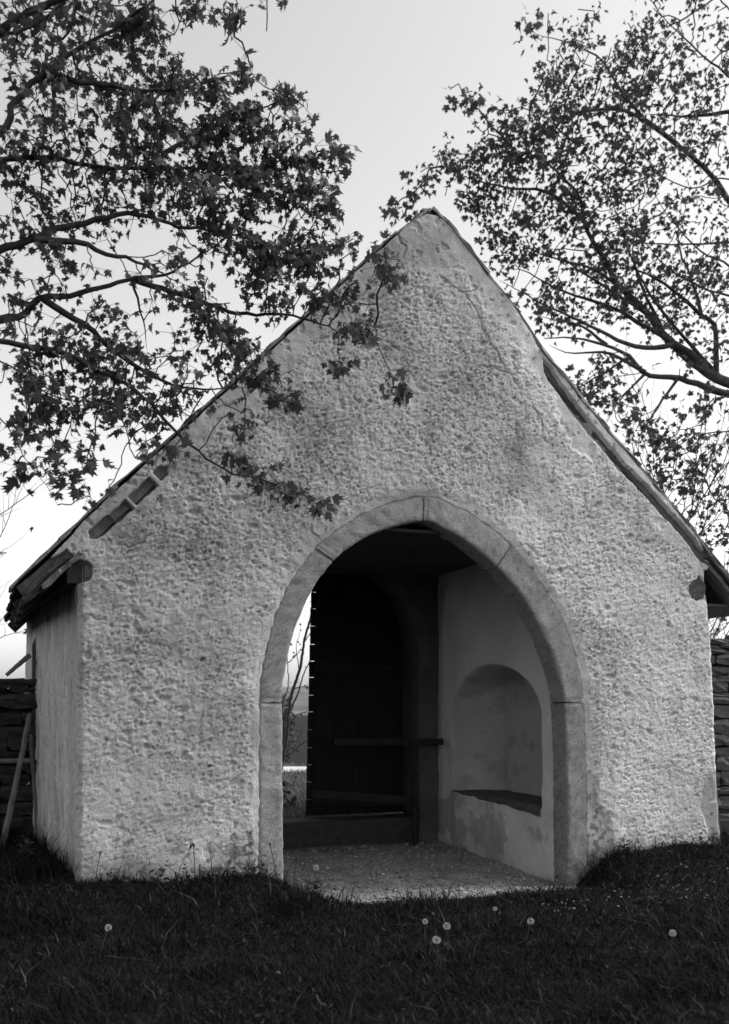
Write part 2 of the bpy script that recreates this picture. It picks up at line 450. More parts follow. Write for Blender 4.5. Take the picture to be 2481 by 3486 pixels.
# plaster fallen off the rafters
def groove(pts, hw, seed, bite=.3, freq=3.0):
    d, t = poly_dist(WX, WZ, pts)
    w = hw * (1 + .22 * fbm(WX * 9, WZ * 9, seed, 3)) * sstep(0, .05, t) * sstep(1, .95, t)
    hold = sstep(bite, bite + .08, fbm(t * freq * 3, t * 0 + seed, seed + 3, 2))
    return (1 - sstep(w - .008, w + .008, d)) * (1 - hold)
RAF_R = [(4.42, 4.90), (4.533, 4.70), (4.895, 4.315), (5.32, 3.921), (5.702, 3.618), (6.15, 3.226), (6.44, 2.94)]
RAF_L = [(.74, 3.53), (.574, 3.345), (.274, 3.046), (.09, 2.874)]
g1 = np.maximum(groove(RAF_R, .048, 71, .75), groove(RAF_L, .048, 75, .42))
g1 = np.maximum(g1, groove([(-.05, 2.73), (-.20, 2.62), (-.3, 2.55)], .06, 79, .9))
g1 = np.maximum(g1, 1 - sstep(.85, 1.0, np.hypot((WX - 6.29) / .125, (WZ - 2.685) / .125) + .22 * fbm(WX * 11, WZ * 11, 80, 3)))
g1 = np.maximum(g1, 1 - sstep(.85, 1.0, np.hypot((WX - 0.02) / .09, (WZ - 2.60) / .10) + .2 * fbm(WX * 9, WZ * 9, 81, 2)))
H = H * (1 - g1) - .11 * g1
# drop behind the arch stones
H = np.where(sda < .07, .002 + (H - .002) * sstep(.0, .07, sda), H)
H = np.where(sda < .012, np.minimum(H, -.03 + .034 * sstep(-.02, .012, sda)), H)
# rounded corners
el = (WX - xa[:, None]); er = (xb[:, None] - WX)
low = WZ < 2.62
H = H - np.where(low, .05 * (1 - sstep(0, .06, el)) ** 2, 0) - np.where(WZ < 2.9, .06 * (1 - sstep(0, .08, er)) ** 2, 0)
keep = ~(sda[:-1, :-1] < -.10) & ~(collapsed[:-1] & collapsed[1:])
# plaster tone: grey unlimed repairs, lichen, soil splash, painted light falloff
tone = np.ones_like(WX)
tone *= 1 + .10 * fbm(WX * .8, WZ * .8, 90, 3)
lich = sstep(.15, .45, fbm(WX * 14, WZ * 14, 91, 3) + .9 * np.exp(-((WX - 1.4) / .28) ** 2) * np.exp(-((WZ - .12) / .22) ** 2) + .6 * np.exp(-((WX - .35) / .10) ** 2 - ((WZ - .35) / .18) ** 2)
             + .75 * np.exp(-((WX - 5.02) / .13) ** 2) * sstep(.9, 0, WZ) + .4 * sstep(.1, -.15, WZ) - .42)
lime_falloff = sstep(-.25, .35, fbm(WX * .55 + 3, WZ * .55, 92, 4) * .8 + .28 * (WX - 3.2) - .17 * (WZ - 2))
tone *= .78 + .28 * lime_falloff  # limewash patches, plus light falloff to the left painted in
tone *= 1 - .55 * lich
tone *= 1 - .30 * foot - .12 * patch - .10 * smooth_v * sstep(-.1, .3, fbm(WX * 2, WZ * 2, 93, 3))
streak = sstep(.15, .7, fbm(WX * 5.5, WZ * .55, 112, 4)) * sstep(-.3, .5, fbm(WX * .9, WZ * .6, 113, 2))
tone *= 1 - .14 * streak
splash = sstep(.42, -.05, WZ + .22 * fbm(WX * 3, WZ * 3, 114, 4))                # mud splashed up from the ground
tone *= 1 - .30 * splash
soot = sstep(.1, .6, fbm(WX * 1.3, WZ * 1.3, 95, 4))
tone *= 1 - .22 * soot
tone *= 1 - .30 * np.exp(-((WX - .95) / .35) ** 2 - ((WZ - 2.85) / .14) ** 2) * sstep(-.2, .4, fbm(WX * 9, WZ * 9, 96, 3))
tone *= 1 - .36 * sstep(.38, .7, fbm(wx_ * 26, skew * 40, 97, 2) + .6 * fbm(WX * 1.6, WZ * 1.6, 98, 4)) * (1 - .7 * sm)     # grit without lime skin
me = big_mesh('front_wall', np.stack([WX, -H, WZ], -1).reshape(-1, 3), grid_faces(NR, NC, keep), np.clip(tone, .2, 1.3), smooth=False)
link('front_wall', me, M['plaster'], gate)

# left side wall (streaky plaster)
DEP = 3.9
n_y, n_z = 300, 300
sy, sz = np.linspace(.035, DEP, n_y), np.linspace(-.5, 2.80, n_z)
SY, SZ = np.meshgrid(sy, sz)
st = fbm(SY / .10, SZ / .40, 101, 4, .6)
pit = sstep(.30, .55, fbm(SY / .055, SZ / .085, 103, 3))
dash = carve((n_z, n_y), sy[1] - sy[0], sz[1] - sz[0], 5200, .008, .022, 3.0, .012, .028, np.full((n_z, n_y), .6), 411, 1.45)
SH = .003 * st + .003 * fbm(SY / .05, SZ / .07, 108, 3) - dash + .03 * fbm(SY * 1.2, SZ * 1.0, 104, 3) - .04 * (1 - sstep(0, .06, SY - .035)) ** 2
SX = np.interp(SZ, [-.5, 0, 1.37, 2.62, 2.8], [-.035, -.026, -.012, 0, 0]) - .27 * SY / DEP - SH + .0
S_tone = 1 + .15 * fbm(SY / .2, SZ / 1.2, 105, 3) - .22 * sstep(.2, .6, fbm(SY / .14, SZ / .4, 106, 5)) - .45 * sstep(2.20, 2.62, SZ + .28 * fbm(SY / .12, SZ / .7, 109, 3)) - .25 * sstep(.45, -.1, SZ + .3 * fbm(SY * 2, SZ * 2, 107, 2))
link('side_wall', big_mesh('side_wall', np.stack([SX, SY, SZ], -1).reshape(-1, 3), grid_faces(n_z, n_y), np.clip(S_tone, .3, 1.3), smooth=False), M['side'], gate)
# right side wall
RY2, RZ2 = np.meshgrid(np.linspace(.05, DEP, 60), np.linspace(-.5, 2.95, 60))
RX2 = np.interp(RZ2, xr_z[:10], xr_x[:10]) + .012 * fbm(RY2 * 8, RZ2 * 8, 111, 3)
link('side_wall', big_mesh('side_wall', np.stack([RX2, RY2, RZ2], -1).reshape(-1, 3), grid_faces(60, 60), np.ones(3600)), M['side'], gate)

# arch stones
inn, out = catmull(INNER, 10), catmull(OUTER, 10)
def arch_stone(i0, i1, seed, tone0):
    a = resample(inn[i0:i1 + 1], .03); n = len(a)
    b = np.stack([np.interp(np.linspace(0, 1, n), np.linspace(0, 1, i1 - i0 + 1), out[i0:i1 + 1, k]) for k in (0, 1)], -1)
    gap = .005
    def trim(p):
        L = np.linalg.norm(np.diff(p, axis=0), axis=1).sum()
        q = p.copy(); d0 = (p[1] - p[0]) / np.linalg.norm(p[1] - p[0]); d1 = (p[-2] - p[-1]) / np.linalg.norm(p[-2] - p[-1])
        q[0] += d0 * gap; q[-1] += d1 * gap
        return q
    a, b = trim(a), trim(b)
    # section: outer back -> outer front -> chamfer -> inner reveal back    (v: 0 outer .. 1 inner, depth y)
    sec = [(0, .27), (0, .10), (0, .010), (.05, .001), (.15, 0), (.3, 0), (.45, 0), (.6, 0), (.75, 0), (.86, 0), (.93, .003), (.975, .010), (1, .028), (1, .06), (1, .1), (1, .15), (1, .2), (1, .27)]
    V = np.zeros((n, len(sec), 3)); 
    for j, (v, y) in enumerate(sec):
        p = b + (a - b) * v
        V[:, j, 0], V[:, j, 2] = p[:, 0], p[:, 1]
        V[:, j, 1] = y
    # arrises and faces worn unevenly
    X, Z = V[..., 0], V[..., 2]
    nz = .009 * fbm(X * 6 + seed, Z * 6 + V[..., 1] * 9, 120 + seed, 3) + .007 * fbm(X * 25, Z * 25 + V[..., 1] * 30, 121 + seed, 2)
    nrm = (b - a); nrm /= np.linalg.norm(nrm, axis=1)[:, None]
    face = np.array([0, 0, .3, .8, 1, 1, 1, 1, 1, 1, .9, .7, .4, 0, 0, 0, 0, 0]); rev = 1 - face; rev[:3] = 0
    V[..., 1] += nz * face
    V[..., 0] -= nrm[:, None, 0] * nz * rev * -1; V[..., 2] -= nrm[:, None, 1] * nz * rev * -1
    endw = np.minimum(np.arange(n), np.arange(n)[::-1])
    V[endw == 0, 2:14, 1] += .012
    chip = sstep(.25, .6, fbm(V[..., 2] * 7 + V[..., 0] * 7 + seed, V[..., 2] * 0, 125 + seed, 3))
    V[:, 9:13, 1] += (.010 * chip[:, 9:13]) * np.array([.4, .8, 1, .7])
    V = V.reshape(-1, 3); k = len(sec)
    F = grid_faces(n, k).tolist()
    me = bpy.data.meshes.new('arch_stone')
    c0 = list(range(0, k)); c1 = list(range((n - 1) * k, n * k))[::-1]
    me.from_pydata(V.tolist(), [], F + [c0, c1])
    me.polygons.foreach_set('use_smooth', [True] * len(F) + [False, False])
    T = tone0 * (1 + .12 * fbm(V[:, 0] * 3, V[:, 2] * 3, 130 + seed, 3)) * (1 - .30 * sstep(.15, .6, fbm(V[:, 0] * 23 + V[:, 1] * 21, V[:, 2] * 23 + V[:, 1] * 3, 131 + seed, 3) + .45 * sstep(.5, -.1, V[:, 2])))
    at = me.attributes.new('tone', 'FLOAT', 'POINT'); at.data.foreach_set('value', T.astype(np.float32))
    me.update()
    return link('arch_stone', me, M['archstone'], gate)
per = 10
arch_stone(0, 2 * per, 1, 1.08)
arch_stone(2 * per, 7 * per, 2, .92)
arch_stone(7 * per, 10 * per, 3, 1.02)
arch_stone(10 * per, 13 * per, 4, 1.12)
arch_stone(13 * per, 17 * per, 5, 1.04)
arch_stone(17 * per, 19 * per, 6, .90)

# passage walls
CEIL = 3.13
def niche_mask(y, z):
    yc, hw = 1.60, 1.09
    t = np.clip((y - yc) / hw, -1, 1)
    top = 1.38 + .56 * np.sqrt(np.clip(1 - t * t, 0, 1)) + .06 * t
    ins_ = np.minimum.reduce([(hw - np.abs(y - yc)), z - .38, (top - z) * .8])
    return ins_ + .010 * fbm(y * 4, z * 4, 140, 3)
iy, iz = np.linspace(.26, 3.14, 260), np.linspace(-.45, CEIL + .02, 300)
IY, IZ = np.meshgrid(iy, iz)
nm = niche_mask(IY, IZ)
t_n = np.clip((IY - 1.60) / 1.09, -1, 1)
top_n = 1.38 + .56 * np.sqrt(np.clip(1 - t_n * t_n, 0, 1)) + .06 * t_n + .008 * fbm(IY * 4, IZ * 4, 147, 2)
side_n = 1.09 - np.abs(IY - 1.60) + .008 * fbm(IZ * 4, IY * 4, 148, 2)
nw = .03 + .42 * sstep(1.5, 2.3, IY)
IX = 4.716 + .50 * sstep(0, 1, side_n / nw) * sstep(0, 1, (IZ - .385) / .03) * sstep(0, 1, (top_n - IZ) / (.05 + .15 * sstep(1.4, 2.4, IY))) + .014 * fbm(IY * 1.6, IZ * 1.6, 141, 3) + .003 * fbm(IY * 12, IZ * 12, 142, 3)
damp = sstep(.02, .24, fbm(IY * 2.4, IZ * 2.4, 143, 6, .62) * .5 + .55 * np.exp(-((IZ + .02) / .28) ** 2) * sstep(.9, 1.7, IY) - .15)
worn = sstep(.05, .60, fbm(IY * 3.2, IZ * 2.6, 144, 6, .65) + .35 * np.exp(-((IZ - .75) / .25) ** 2 - ((IY - 2.1) / .5) ** 2) - .15) * (nm > 0)
I_tone = (1 - .34 * sstep(.0, .06, nm)) * (1 - .0) - .34 * damp * (IZ < .42) - .14 * worn - .25 * sstep(-.22, -.42, IZ + .06 * fbm(IY * 5, IZ * 5, 145, 2))  # niche interior toned down to paint in its shade
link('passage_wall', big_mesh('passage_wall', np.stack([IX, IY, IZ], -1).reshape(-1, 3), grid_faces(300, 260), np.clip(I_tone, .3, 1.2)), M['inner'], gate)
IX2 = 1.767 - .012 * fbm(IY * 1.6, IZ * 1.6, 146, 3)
link('passage_wall', big_mesh('passage_wall', np.stack([IX2, IY, IZ], -1).reshape(-1, 3)[:], grid_faces(300, 260), np.clip(1 - .3 * damp, .3, 1.2)), M['plaster_shaded'], gate)  # unseen left wall, darkened to cut bounce light

def box_mesh(name, size, bevel=.006, jitter=0., cuts=0, seed=0, smooth=False):
    bm = bmesh.new()
    bmesh.ops.create_cube(bm, size=1)
    bmesh.ops.scale(bm, vec=size, verts=bm.verts)
    if cuts:
        long_e = max(range(3), key=lambda k: size[k])
        ed = [e for e in bm.edges if abs((e.verts[0].co - e.verts[1].co)[long_e]) > .5 * size[long_e]]
        bmesh.ops.subdivide_edges(bm, edges=ed, cuts=cuts, use_grid_fill=True)
    if bevel:
        ed = [e for e in bm.edges if len(e.link_faces) == 2 and e.calc_face_angle(0) > .5]
        bmesh.ops.bevel(bm, geom=ed, offset=bevel, segments=1, affect='EDGES')
    if jitter:
        r = random.Random(seed)
        for v in bm.verts:
            v.co += Vector((r.gauss(0, jitter), r.gauss(0, jitter), r.gauss(0, jitter)))
    me = bpy.data.meshes.new(name); bm.to_mesh(me); bm.free()
    if smooth:
        me.polygons.foreach_set('use_smooth', [True] * len(me.polygons))
    return me

def beam(name, p0, p1, w, h, m, parent, up=(0, 0, 1), bevel=.006, jitter=.002, cuts=5, seed=0):
    """a squared timber from p0 to p1; w across, h along 'up'"""
    p0, p1 = Vector(p0), Vector(p1)
    d = p1 - p0
    me = box_mesh(name, (w, h, d.length), bevel, jitter, cuts, seed)
    o = link(name, me, m, parent)
    z = d.normalized(); x = Vector(up).cross(z)
    if x.length < 1e-4: x = Vector((1, 0, 0)).cross(z)
    x.normalize(); y = z.cross(x)
    R = Matrix((x, y, z)).transposed()
    o.matrix_local = Matrix.Translation((p0 + p1) / 2) @ R.to_4x4()
    return o

# niche sill: a worn, sagging ledge, deeper towards the near end
V, F = [], []
ny_ = 24
rs = random.Random(5)
for i in range(ny_):
    t = i / (ny_ - 1); yy = .52 + 2.16 * t
    zt2 = .415 + rs.gauss(0, .004); zb2 = .415 - (.115 - .085 * t) + rs.gauss(0, .006)
    for (xx, z2) in ((5.25, zt2 + .01), (4.728, zt2), (4.706 + rs.gauss(0, .003), zt2 - .014), (4.708 + rs.gauss(0, .003), zb2 + .01), (4.735, zb2)):
        V.append((xx, yy, z2))
for i in range(ny_ - 1):
    for k in range(4): F.append((i * 5 + k, i * 5 + k + 1, (i + 1) * 5 + k + 1, (i + 1) * 5 + k))
me = bpy.data.meshes.new('niche_sill'); me.from_pydata(V, [], F); me.update()
link('niche_sill', me, M['sill'], gate)

# ceiling boards with a wall beam
yb = .16
while yb < 3.2:
    wd = .20 + .08 * random.random()
    o = link('ceiling_board', box_mesh('ceiling_board', (3.15, wd - .012, .03), .004, .001, 6, int(yb * 100)), M['ceiling'], gate)
    o.location = (3.24, yb + wd / 2, CEIL + .016 + random.uniform(-.003, .003))
    yb += wd

# rear wall with its own pointed doorway
BY0, BY1 = 3.10, 3.65
bc, bhw, bsp = 3.36, 1.09, 2.16
def back_prof():
    c = .21; R = bhw + c
    L = [(bc - bhw, -.45), (bc - bhw, .8), (bc - bhw, bsp)]
    th1 = math.acos(c / R)
    for t in np.linspace(0, th1, 10)[1:]:
        L.append((bc + c - R * math.cos(t), bsp + R * math.sin(t)))
    Rr_ = [(2 * bc - x, z) for x, z in L[:-1]][::-1]
    return np.array(L + Rr_)
bp_ = resample(back_prof(), .06)
bp_[:, 0] += .018 * fbm(bp_[:, 1] * 3, bp_[:, 0] * 3, 150, 3); 
def roof_z(x): return np.interp(x, [p[0] for p in L_ROOF] + [p[0] for p in R_ROOF[1:]], [p[1] for p in L_ROOF] + [p[1] for p in R_ROOF[1:]]) - .10
V, F = [], []
nP = len(bp_)
for yy, dy in ((BY0, 1), (BY1, -1)):
    base = len(V)
    for i, (x, z) in enumerate(bp_):
        V.append((x, yy, z))
    kk = int(np.argmax(bp_[:, 1]))
    ob = []
    for i, (x, z) in enumerate(bp_):
        if i == 0: q = (-.25, -.45)
        elif i == nP - 1: q = (6.6, -.45)
        elif z < bsp + .02: q = (-.25 if i < kk else 6.6 - .09 * z, min(z, 2.35))
        else:
            f = (x - bc) / bhw
            q = (bc + f * 3.35, 0)
            q = (max(q[0], -.22), 0); q = (min(q[0], 6.45), 0)
            q = (q[0], float(roof_z(q[0])))
        ob.append(q)
    for q in ob: V.append((q[0], yy, q[1]))
    for i in range(nP - 1):
        F.append((base + i, base + i + 1, base + nP + i + 1, base + nP + i))
for i in range(nP - 1):
    F.append((i, i + 1, 2 * nP + i + 1, 2 * nP + i))
me = bpy.data.meshes.new('rear_wall'); me.from_pydata(V, [], F); me.update()
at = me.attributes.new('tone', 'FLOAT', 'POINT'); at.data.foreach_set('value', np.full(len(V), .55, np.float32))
link('rear_wall', me, M['plaster_shaded'], gate)
# rear threshold step
o = link('threshold_stone', box_mesh('threshold_stone', (2.14, .56, .34), .02, .006, 6, 5), M['step'], gate)
o.location = (3.36, 3.42, -.145)
at = o.data.attributes.new('tone', 'FLOAT', 'POINT'); at.data.foreach_set('value', np.full(len(o.data.vertices), 1.0, np.float32))

# rear door: right leaf shut, vertical planks inside, horizontal boards outside with open joints; the left leaf stands folded out of sight
leaf = empty('door', (0, 0, 0)); leaf.parent = gate
tag(leaf, 'dark plank door leaf closing the rear doorway')
def edge_x(z): return 3.13 + (z + .03) * (.073 / 2.83)
zb = .032; k = 0
while zb < 3.5:
    hb = .222 + random.uniform(-.012, .012)
    o = link('board', box_mesh('board', (1.45, .028, hb - random.choice([.003, .005, .007, .011])), .003, .0008, 4, k), M['door'], leaf)
    o.location = (edge_x(zb) - .0 + .725 + random.uniform(-.004, .004), 3.735, zb + hb / 2)
    zb += hb; k += 1
xb_ = 0; k = 0
for wpl in (.30, .34, .27, .30, .24):
    zc = 1.78
    o = link('plank', box_mesh('plank', (wpl - .0012, .03, 3.40), .004, .001, 6, 40 + k), M['door'], leaf)
    o.location = (edge_x(zc) + .052 + xb_ + wpl / 2, 3.703 + random.uniform(-.003, .003), zc)
    o.rotation_euler = (0, .0257, 0)
    xb_ += wpl; k += 1
for zr_, h_ in ((.22, .12), (1.95, .13), (2.75, .12)):
    beam('rail', (edge_x(zr_) + .07, 3.655, zr_ + .02), (4.50, 3.655, zr_ - .05), h_, .045, M['doorrail'], leaf, up=(0, 1, 0), seed=int(zr_ * 10))
hg = beam('hinge', (3.75, 3.62, 1.93), (4.60, 3.62, 1.88), .035, .010, M['door'], leaf, up=(0, 1, 0))

# barrier of rough bars standing inside the passage
bar = empty('wooden_barrier', (4.05, 2.5, -.3))
tag(bar, 'rough wooden barrier of bars and a post inside the dark passage', 'barrier')
def bb(name, a, b, w, h, s): 
    o = beam(name, a, b, w, h, M['frame'], None, up=(0, 1, 0), seed=s)
    o.parent = bar; o.matrix_parent_inverse = Matrix.Translation((-4.05, -2.5, .3))
bb('top_bar', (3.26, 2.93, 1.02), (4.70, 2.95, 1.00), .085, .06, 1)
bb('lower_bar', (2.97, 2.97, .39), (4.24, 2.97, .27), .10, .03, 2)
bb('post', (4.26, 2.90, 1.02), (4.29, 2.86, -.31), .055, .05, 3)

# roof: courses of thick boards, verge pieces kept apart
roof = empty('roof', (0, 0, 0)); roof.parent = gate
def slope_pts(P): return resample(np.array(P), .02)
def slabs(P, expo, length, thick, y_front, front_w, lift, seed):
    """P runs from ridge to eave"""
    S = resample(np.array(P), .01); n = len(S)
    tot = (n - 1) * .01
    r = random.Random(seed)
    rest_V, rest_F = [], []
    s1 = tot
    first = []
    while s1 > .2:
        s0 = max(0., s1 - length)
        i0, i1 = int(s0 / .01), min(int(s1 / .01), n - 1)
        a, b = S[i0], S[i1]
        d = (b - a); Ld = np.linalg.norm(d); d = d / Ld
        nn = np.array([-d[1], d[0]]);  nn = nn if nn[1] > 0 else -nn
        y = y_front + r.uniform(-.025, .02)
        colk = 0
        while y < DEP + .08:
            wdt = (front_w if colk == 0 else .34) + r.uniform(-.05, .05)
            tk = thick * r.uniform(.8, 1.15)
            dl = r.uniform(-.03, .03)
            lo = b + d * dl
            top_lift, low_lift = .006, lift + r.uniform(-.006, .01)
            q = [a + nn * top_lift, lo + nn * low_lift, lo + nn * (low_lift + tk), a + nn * (top_lift + tk)]
            y1 = y + wdt - .006
            vv = []
            mids = 6 if colk == 0 else 1
            for yy in (y, y1):
                for (p, q2) in ((q[0], q[1]), (q[2], q[3])):
                    for t in np.linspace(0, 1, mids + 1):
                        c = p + (q2 - p) * t
                        j = .004 if colk == 0 else 0
                        vv.append((c[0] + r.gauss(0, j), yy + (r.gauss(0, .006) if colk == 0 else 0), c[1] + r.gauss(0, j)))
            m2 = 2 * (mids + 1)
            ff = [tuple(range(m2)), tuple(range(2 * m2 - 1, m2 - 1, -1))]
            for i in range(m2):
                ff.append((i, (i + 1) % m2, m2 + (i + 1) % m2, m2 + i))
            if colk == 0:
                me = bpy.data.meshes.new('roof_slab'); me.from_pydata(vv, [], ff); me.update()
                link('roof_slab', me, M['slab'], roof)
            else:
                bs = len(rest_V); rest_V += vv
                rest_F += [tuple(bs + i for i in f) for f in ff]
            y += wdt; colk += 1
        s1 -= expo * r.uniform(.92, 1.08)
    me = bpy.data.meshes.new('roof_covering'); me.from_pydata(rest_V, [], rest_F); me.update()
    tag(link('roof_covering', me, M['roofwood'], roof), kind='stuff')
LR = [(x, z - .040) for x, z in L_ROOF[::-1]]
slabs(LR, .52, .66, .020, -.022, .42, .014, 5)
RR = [(x, z - .035) for x, z in R_ROOF]
slabs(RR, .50, .62, .028, -.012, .42, .018, 9)
# ridge stones
for k, (x, y, z, s) in enumerate([(3.215, .10, 6.175, .08), (3.22, .30, 6.19, .13), (3.22, .9, 6.19, .3), (3.22, 1.6, 6.19, .3), (3.22, 2.3, 6.19, .3), (3.22, 3.1, 6.19, .4)]):
    o = link('ridge_cap', box_mesh('ridge_cap', (.12, s * 1.6, .04), .012, .008, 2, k), M['slab'], roof)
    o.location = (x, y, z)
# rafters in the verge and eaves
beam('rafter', (4.36, .10, 5.0), (7.0, .10, 2.455), .15, .13, M['oldwood'], roof, up=(0, 1, 0), cuts=16, jitter=.004)
beam('rafter', (1.0, .10, 3.83), (-.44, .10, 2.39), .14, .13, M['board'], roof, up=(0, 1, 0), cuts=12, jitter=.004)
for y in (.9, 1.8, 2.7, 3.5):
    beam('rafter', (1.0, y, 3.80), (-.46, y, 2.34), .12, .12, M['roofwood'], roof, up=(0, 1, 0))
    beam('rafter', (5.6, y, 3.72), (6.95, y, 2.45), .12, .12, M['roofwood'], roof, up=(0, 1, 0))
# eave boards, left: stacked rotten ends
for k, (x0, z0, x1, z1, yf, t_) in enumerate([(-.10, 2.72, -.43, 2.39, -.05, .045), (-.16, 2.60, -.44, 2.34, -.02, .04), (.02, 2.74, -.30, 2.44, -.09, .035)]):
    beam('eave_board', (x0, yf + .20, z0), (x1, yf + .20, z1), t_, .40, M['roofwood'] if k != 2 else M['board'], roof, up=(0, 1, 0), jitter=.007, cuts=6, seed=60 + k)
for k, y in enumerate((.55, 1.2, 1.85, 2.5, 3.15)):
    beam('eave_board', (-.08, y, 2.73), (-.45, y, 2.35), .03, .62, M['roofwood'], roof, up=(0, 1, 0), jitter=.004, cuts=4, seed=70 + k)
    beam('eave_board', (6.46, y, 2.97), (6.98, y, 2.46), .03, .62, M['oldwood'], roof, up=(0, 1, 0), jitter=.004, cuts=4, seed=80 + k)
beam('eave_board', (6.42, .0, 3.06), (6.97, .0, 2.53), .05, .10, M['oldwood'], roof, up=(0, 1, 0), jitter=.004, cuts=6, seed=90)
beam('eave_board', (6.40, .06, 2.97), (6.99, .06, 2.42), .05, .14, M['oldwood'], roof, up=(0, 1, 0), jitter=.004, cuts=6, seed=91)
o = link('soffit_board', box_mesh('soffit_board', (.50, 3.7, .03), .004, .002, 6, 92), M['oldwood'], roof); o.location = (6.69, 1.98, 2.545)
beam('wall_plate', (-.02, .04, 2.58), (-.27, 3.9, 2.58), .15, .16, M['roofwood'], roof, cuts=8, jitter=.004)

# round wall-plate log end showing on the right
bm = bmesh.new()
seg = 20
for yy, rr in ((-.012, .112), (-.004, .124), (.35, .125)):
    for k in range(seg):
        t = 2 * math.pi * k / seg
        q = rr * (1 + .06 * math.sin(2 * t + .5) + .03 * math.sin(5 * t))
        bm.verts.new((q * math.cos(t), yy, q * math.sin(t)))
bm.verts.ensure_lookup_table()
for a in (0, 1):
    for k in range(seg):
        bm.faces.new([bm.verts[a * seg + k], bm.verts[a * seg + (k + 1) % seg], bm.verts[(a + 1) * seg + (k + 1) % seg], bm.verts[(a + 1) * seg + k]])
bm.faces.new([bm.verts[k] for k in range(seg)])
me = bpy.data.meshes.new('log_end'); bm.to_mesh(me); bm.free()
o = link('log_end', me, M['endgrain'], roof); o.location = (6.285, 0.030, 2.695)

# ------------------------------------------------------------------ dry stone walls
STONES = {'rubble': [], 'rubble_shaded': []}
for k in range(8):
    bm = bmesh.new(); bmesh.ops.create_cube(bm, size=1)
    bmesh.ops.subdivide_edges(bm, edges=bm.edges, cuts=2, use_grid_fill=True)
    r = random.Random(100 + k)
    for v in bm.verts:
        c = v.co
        f = 1 - .03 * (abs(c.x) > .4) * (abs(c.y) > .4) - .03 * (abs(c.z) > .4) * ((abs(c.x) > .4) + (abs(c.y) > .4))
        v.co = Vector((c.x * f + r.gauss(0, .035), c.y * f + r.gauss(0, .035), c.z * f + r.gauss(0, .05)))
    bmesh.ops.bevel(bm, geom=[e for e in bm.edges if e.calc_face_angle(0) > .9], offset=.012, segments=1, affect='EDGES')
    me = bpy.data.meshes.new('stone'); bm.to_mesh(me); bm.free()
    for m in STONES:
        m2 = me.copy(); m2.materials.append(M[m]); STONES[m].append(m2)
def stone_wall(x0, x1, y, top, label, seed, m):
    t = empty('dry_stone_wall', ((x0 + x1) / 2, y + .25, 0)); tag(t, label, 'stone wall', 'churchyard walls')
    r = random.Random(seed)
    inv = Matrix.Translation((-(x0 + x1) / 2, -(y + .25), 0))
    z = -.25
    while z < top - .04:
        h = min(r.choice([.06, .08, .10, .13, .17, .21]) * r.uniform(.9, 1.1), top - z)
        x = x0 - r.uniform(0, .2)
        while x < x1:
            w_ = r.uniform(.22, .58)
            hh = h * r.uniform(.80, 1.02)
            o = link('stone', STONES[m][r.randrange(8)], None, t)
            o.scale = (w_ - .008, .42, hh)
            o.location = (x + w_ / 2, y + .21 + r.uniform(-.035, .03), z + hh / 2)
            o.rotation_euler = (r.uniform(-.04, .04), r.uniform(-.05, .05), r.uniform(-.05, .05))
            o.matrix_parent_inverse = inv
            x += w_
        z += h
    core = link('core', box_mesh('core', (x1 - x0 - .1, .30, top + .12), 0), M[m], t)
    core.location = ((x0 + x1) / 2, y + .30, (top - .38) / 2); core.matrix_parent_inverse = inv
stone_wall(-3.0, -.27, 3.05, 1.78, 'dark dry stone wall running left from the whitewashed gatehouse', 31, 'rubble_shaded')
stone_wall(6.55, 9.6, 1.50, 2.30, 'taller grey dry stone wall beyond the right corner of the gatehouse', 37, 'rubble')

def pole(name, p0, p1, r0, r1, m, label, cat, bend=.0, seed=0):
    p0, p1 = np.array(p0, float), np.array(p1, float)
    n, sg = 14, 9
    rr = random.Random(seed)
    d = (p1 - p0) / np.linalg.norm(p1 - p0)
    a = np.cross(d, [0, 0, 1.]) if abs(d[2]) < .95 else np.cross(d, [1., 0, 0]); a /= np.linalg.norm(a); b = np.cross(d, a)
    V, F = [], []
    for i in range(n):
        t = i / (n - 1); c = p0 + (p1 - p0) * t + b * bend * math.sin(math.pi * t) + a * rr.gauss(0, .003)
        for k in range(sg):
            q = 2 * math.pi * k / sg; rad = (r0 + (r1 - r0) * t) * (1 + rr.gauss(0, .04))
            V.append(tuple(c - p0 + (a * math.cos(q) + b * math.sin(q)) * rad))
    for i in range(n - 1):
        for k in range(sg): F.append((i * sg + k, i * sg + (k + 1) % sg, (i + 1) * sg + (k + 1) % sg, (i + 1) * sg + k))
    F += [tuple(range(sg))[::-1], tuple(range((n - 1) * sg, n * sg))]
    me = bpy.data.meshes.new(name); me.from_pydata(V, [], F); me.update()
    o = link(name, me, m); o.location = p0
    return tag(o, label, cat)
pole('wooden_pole', (-.62, 1.80, -.10), (-.28, 2.97, 1.36), .034, .026, M['pole'], 'slim weathered pole leaning against the stone wall by the gatehouse corner', 'pole', .02, 1)
pole('wooden_pole', (-1.6, 2.92, .93), (-.26, 2.90, .86), .022, .026, M['pole'], 'thin horizontal pole lying across the left stone wall', 'pole', .02, 2)
pole('stick', (-.52, 3.16, 1.80), (-.27, 3.12, 2.03), .022, .03, M['pole'], 'short broken stick slanting on top of the left stone wall', 'stick', .0, 3)
pole('wooden_pole', (-.20, 2.75, -.05), (-.275, 2.83, 1.15), .02, .02, M['pole'], 'thin upright stake against the left side wall beside the leaning pole', 'pole', .0, 4)

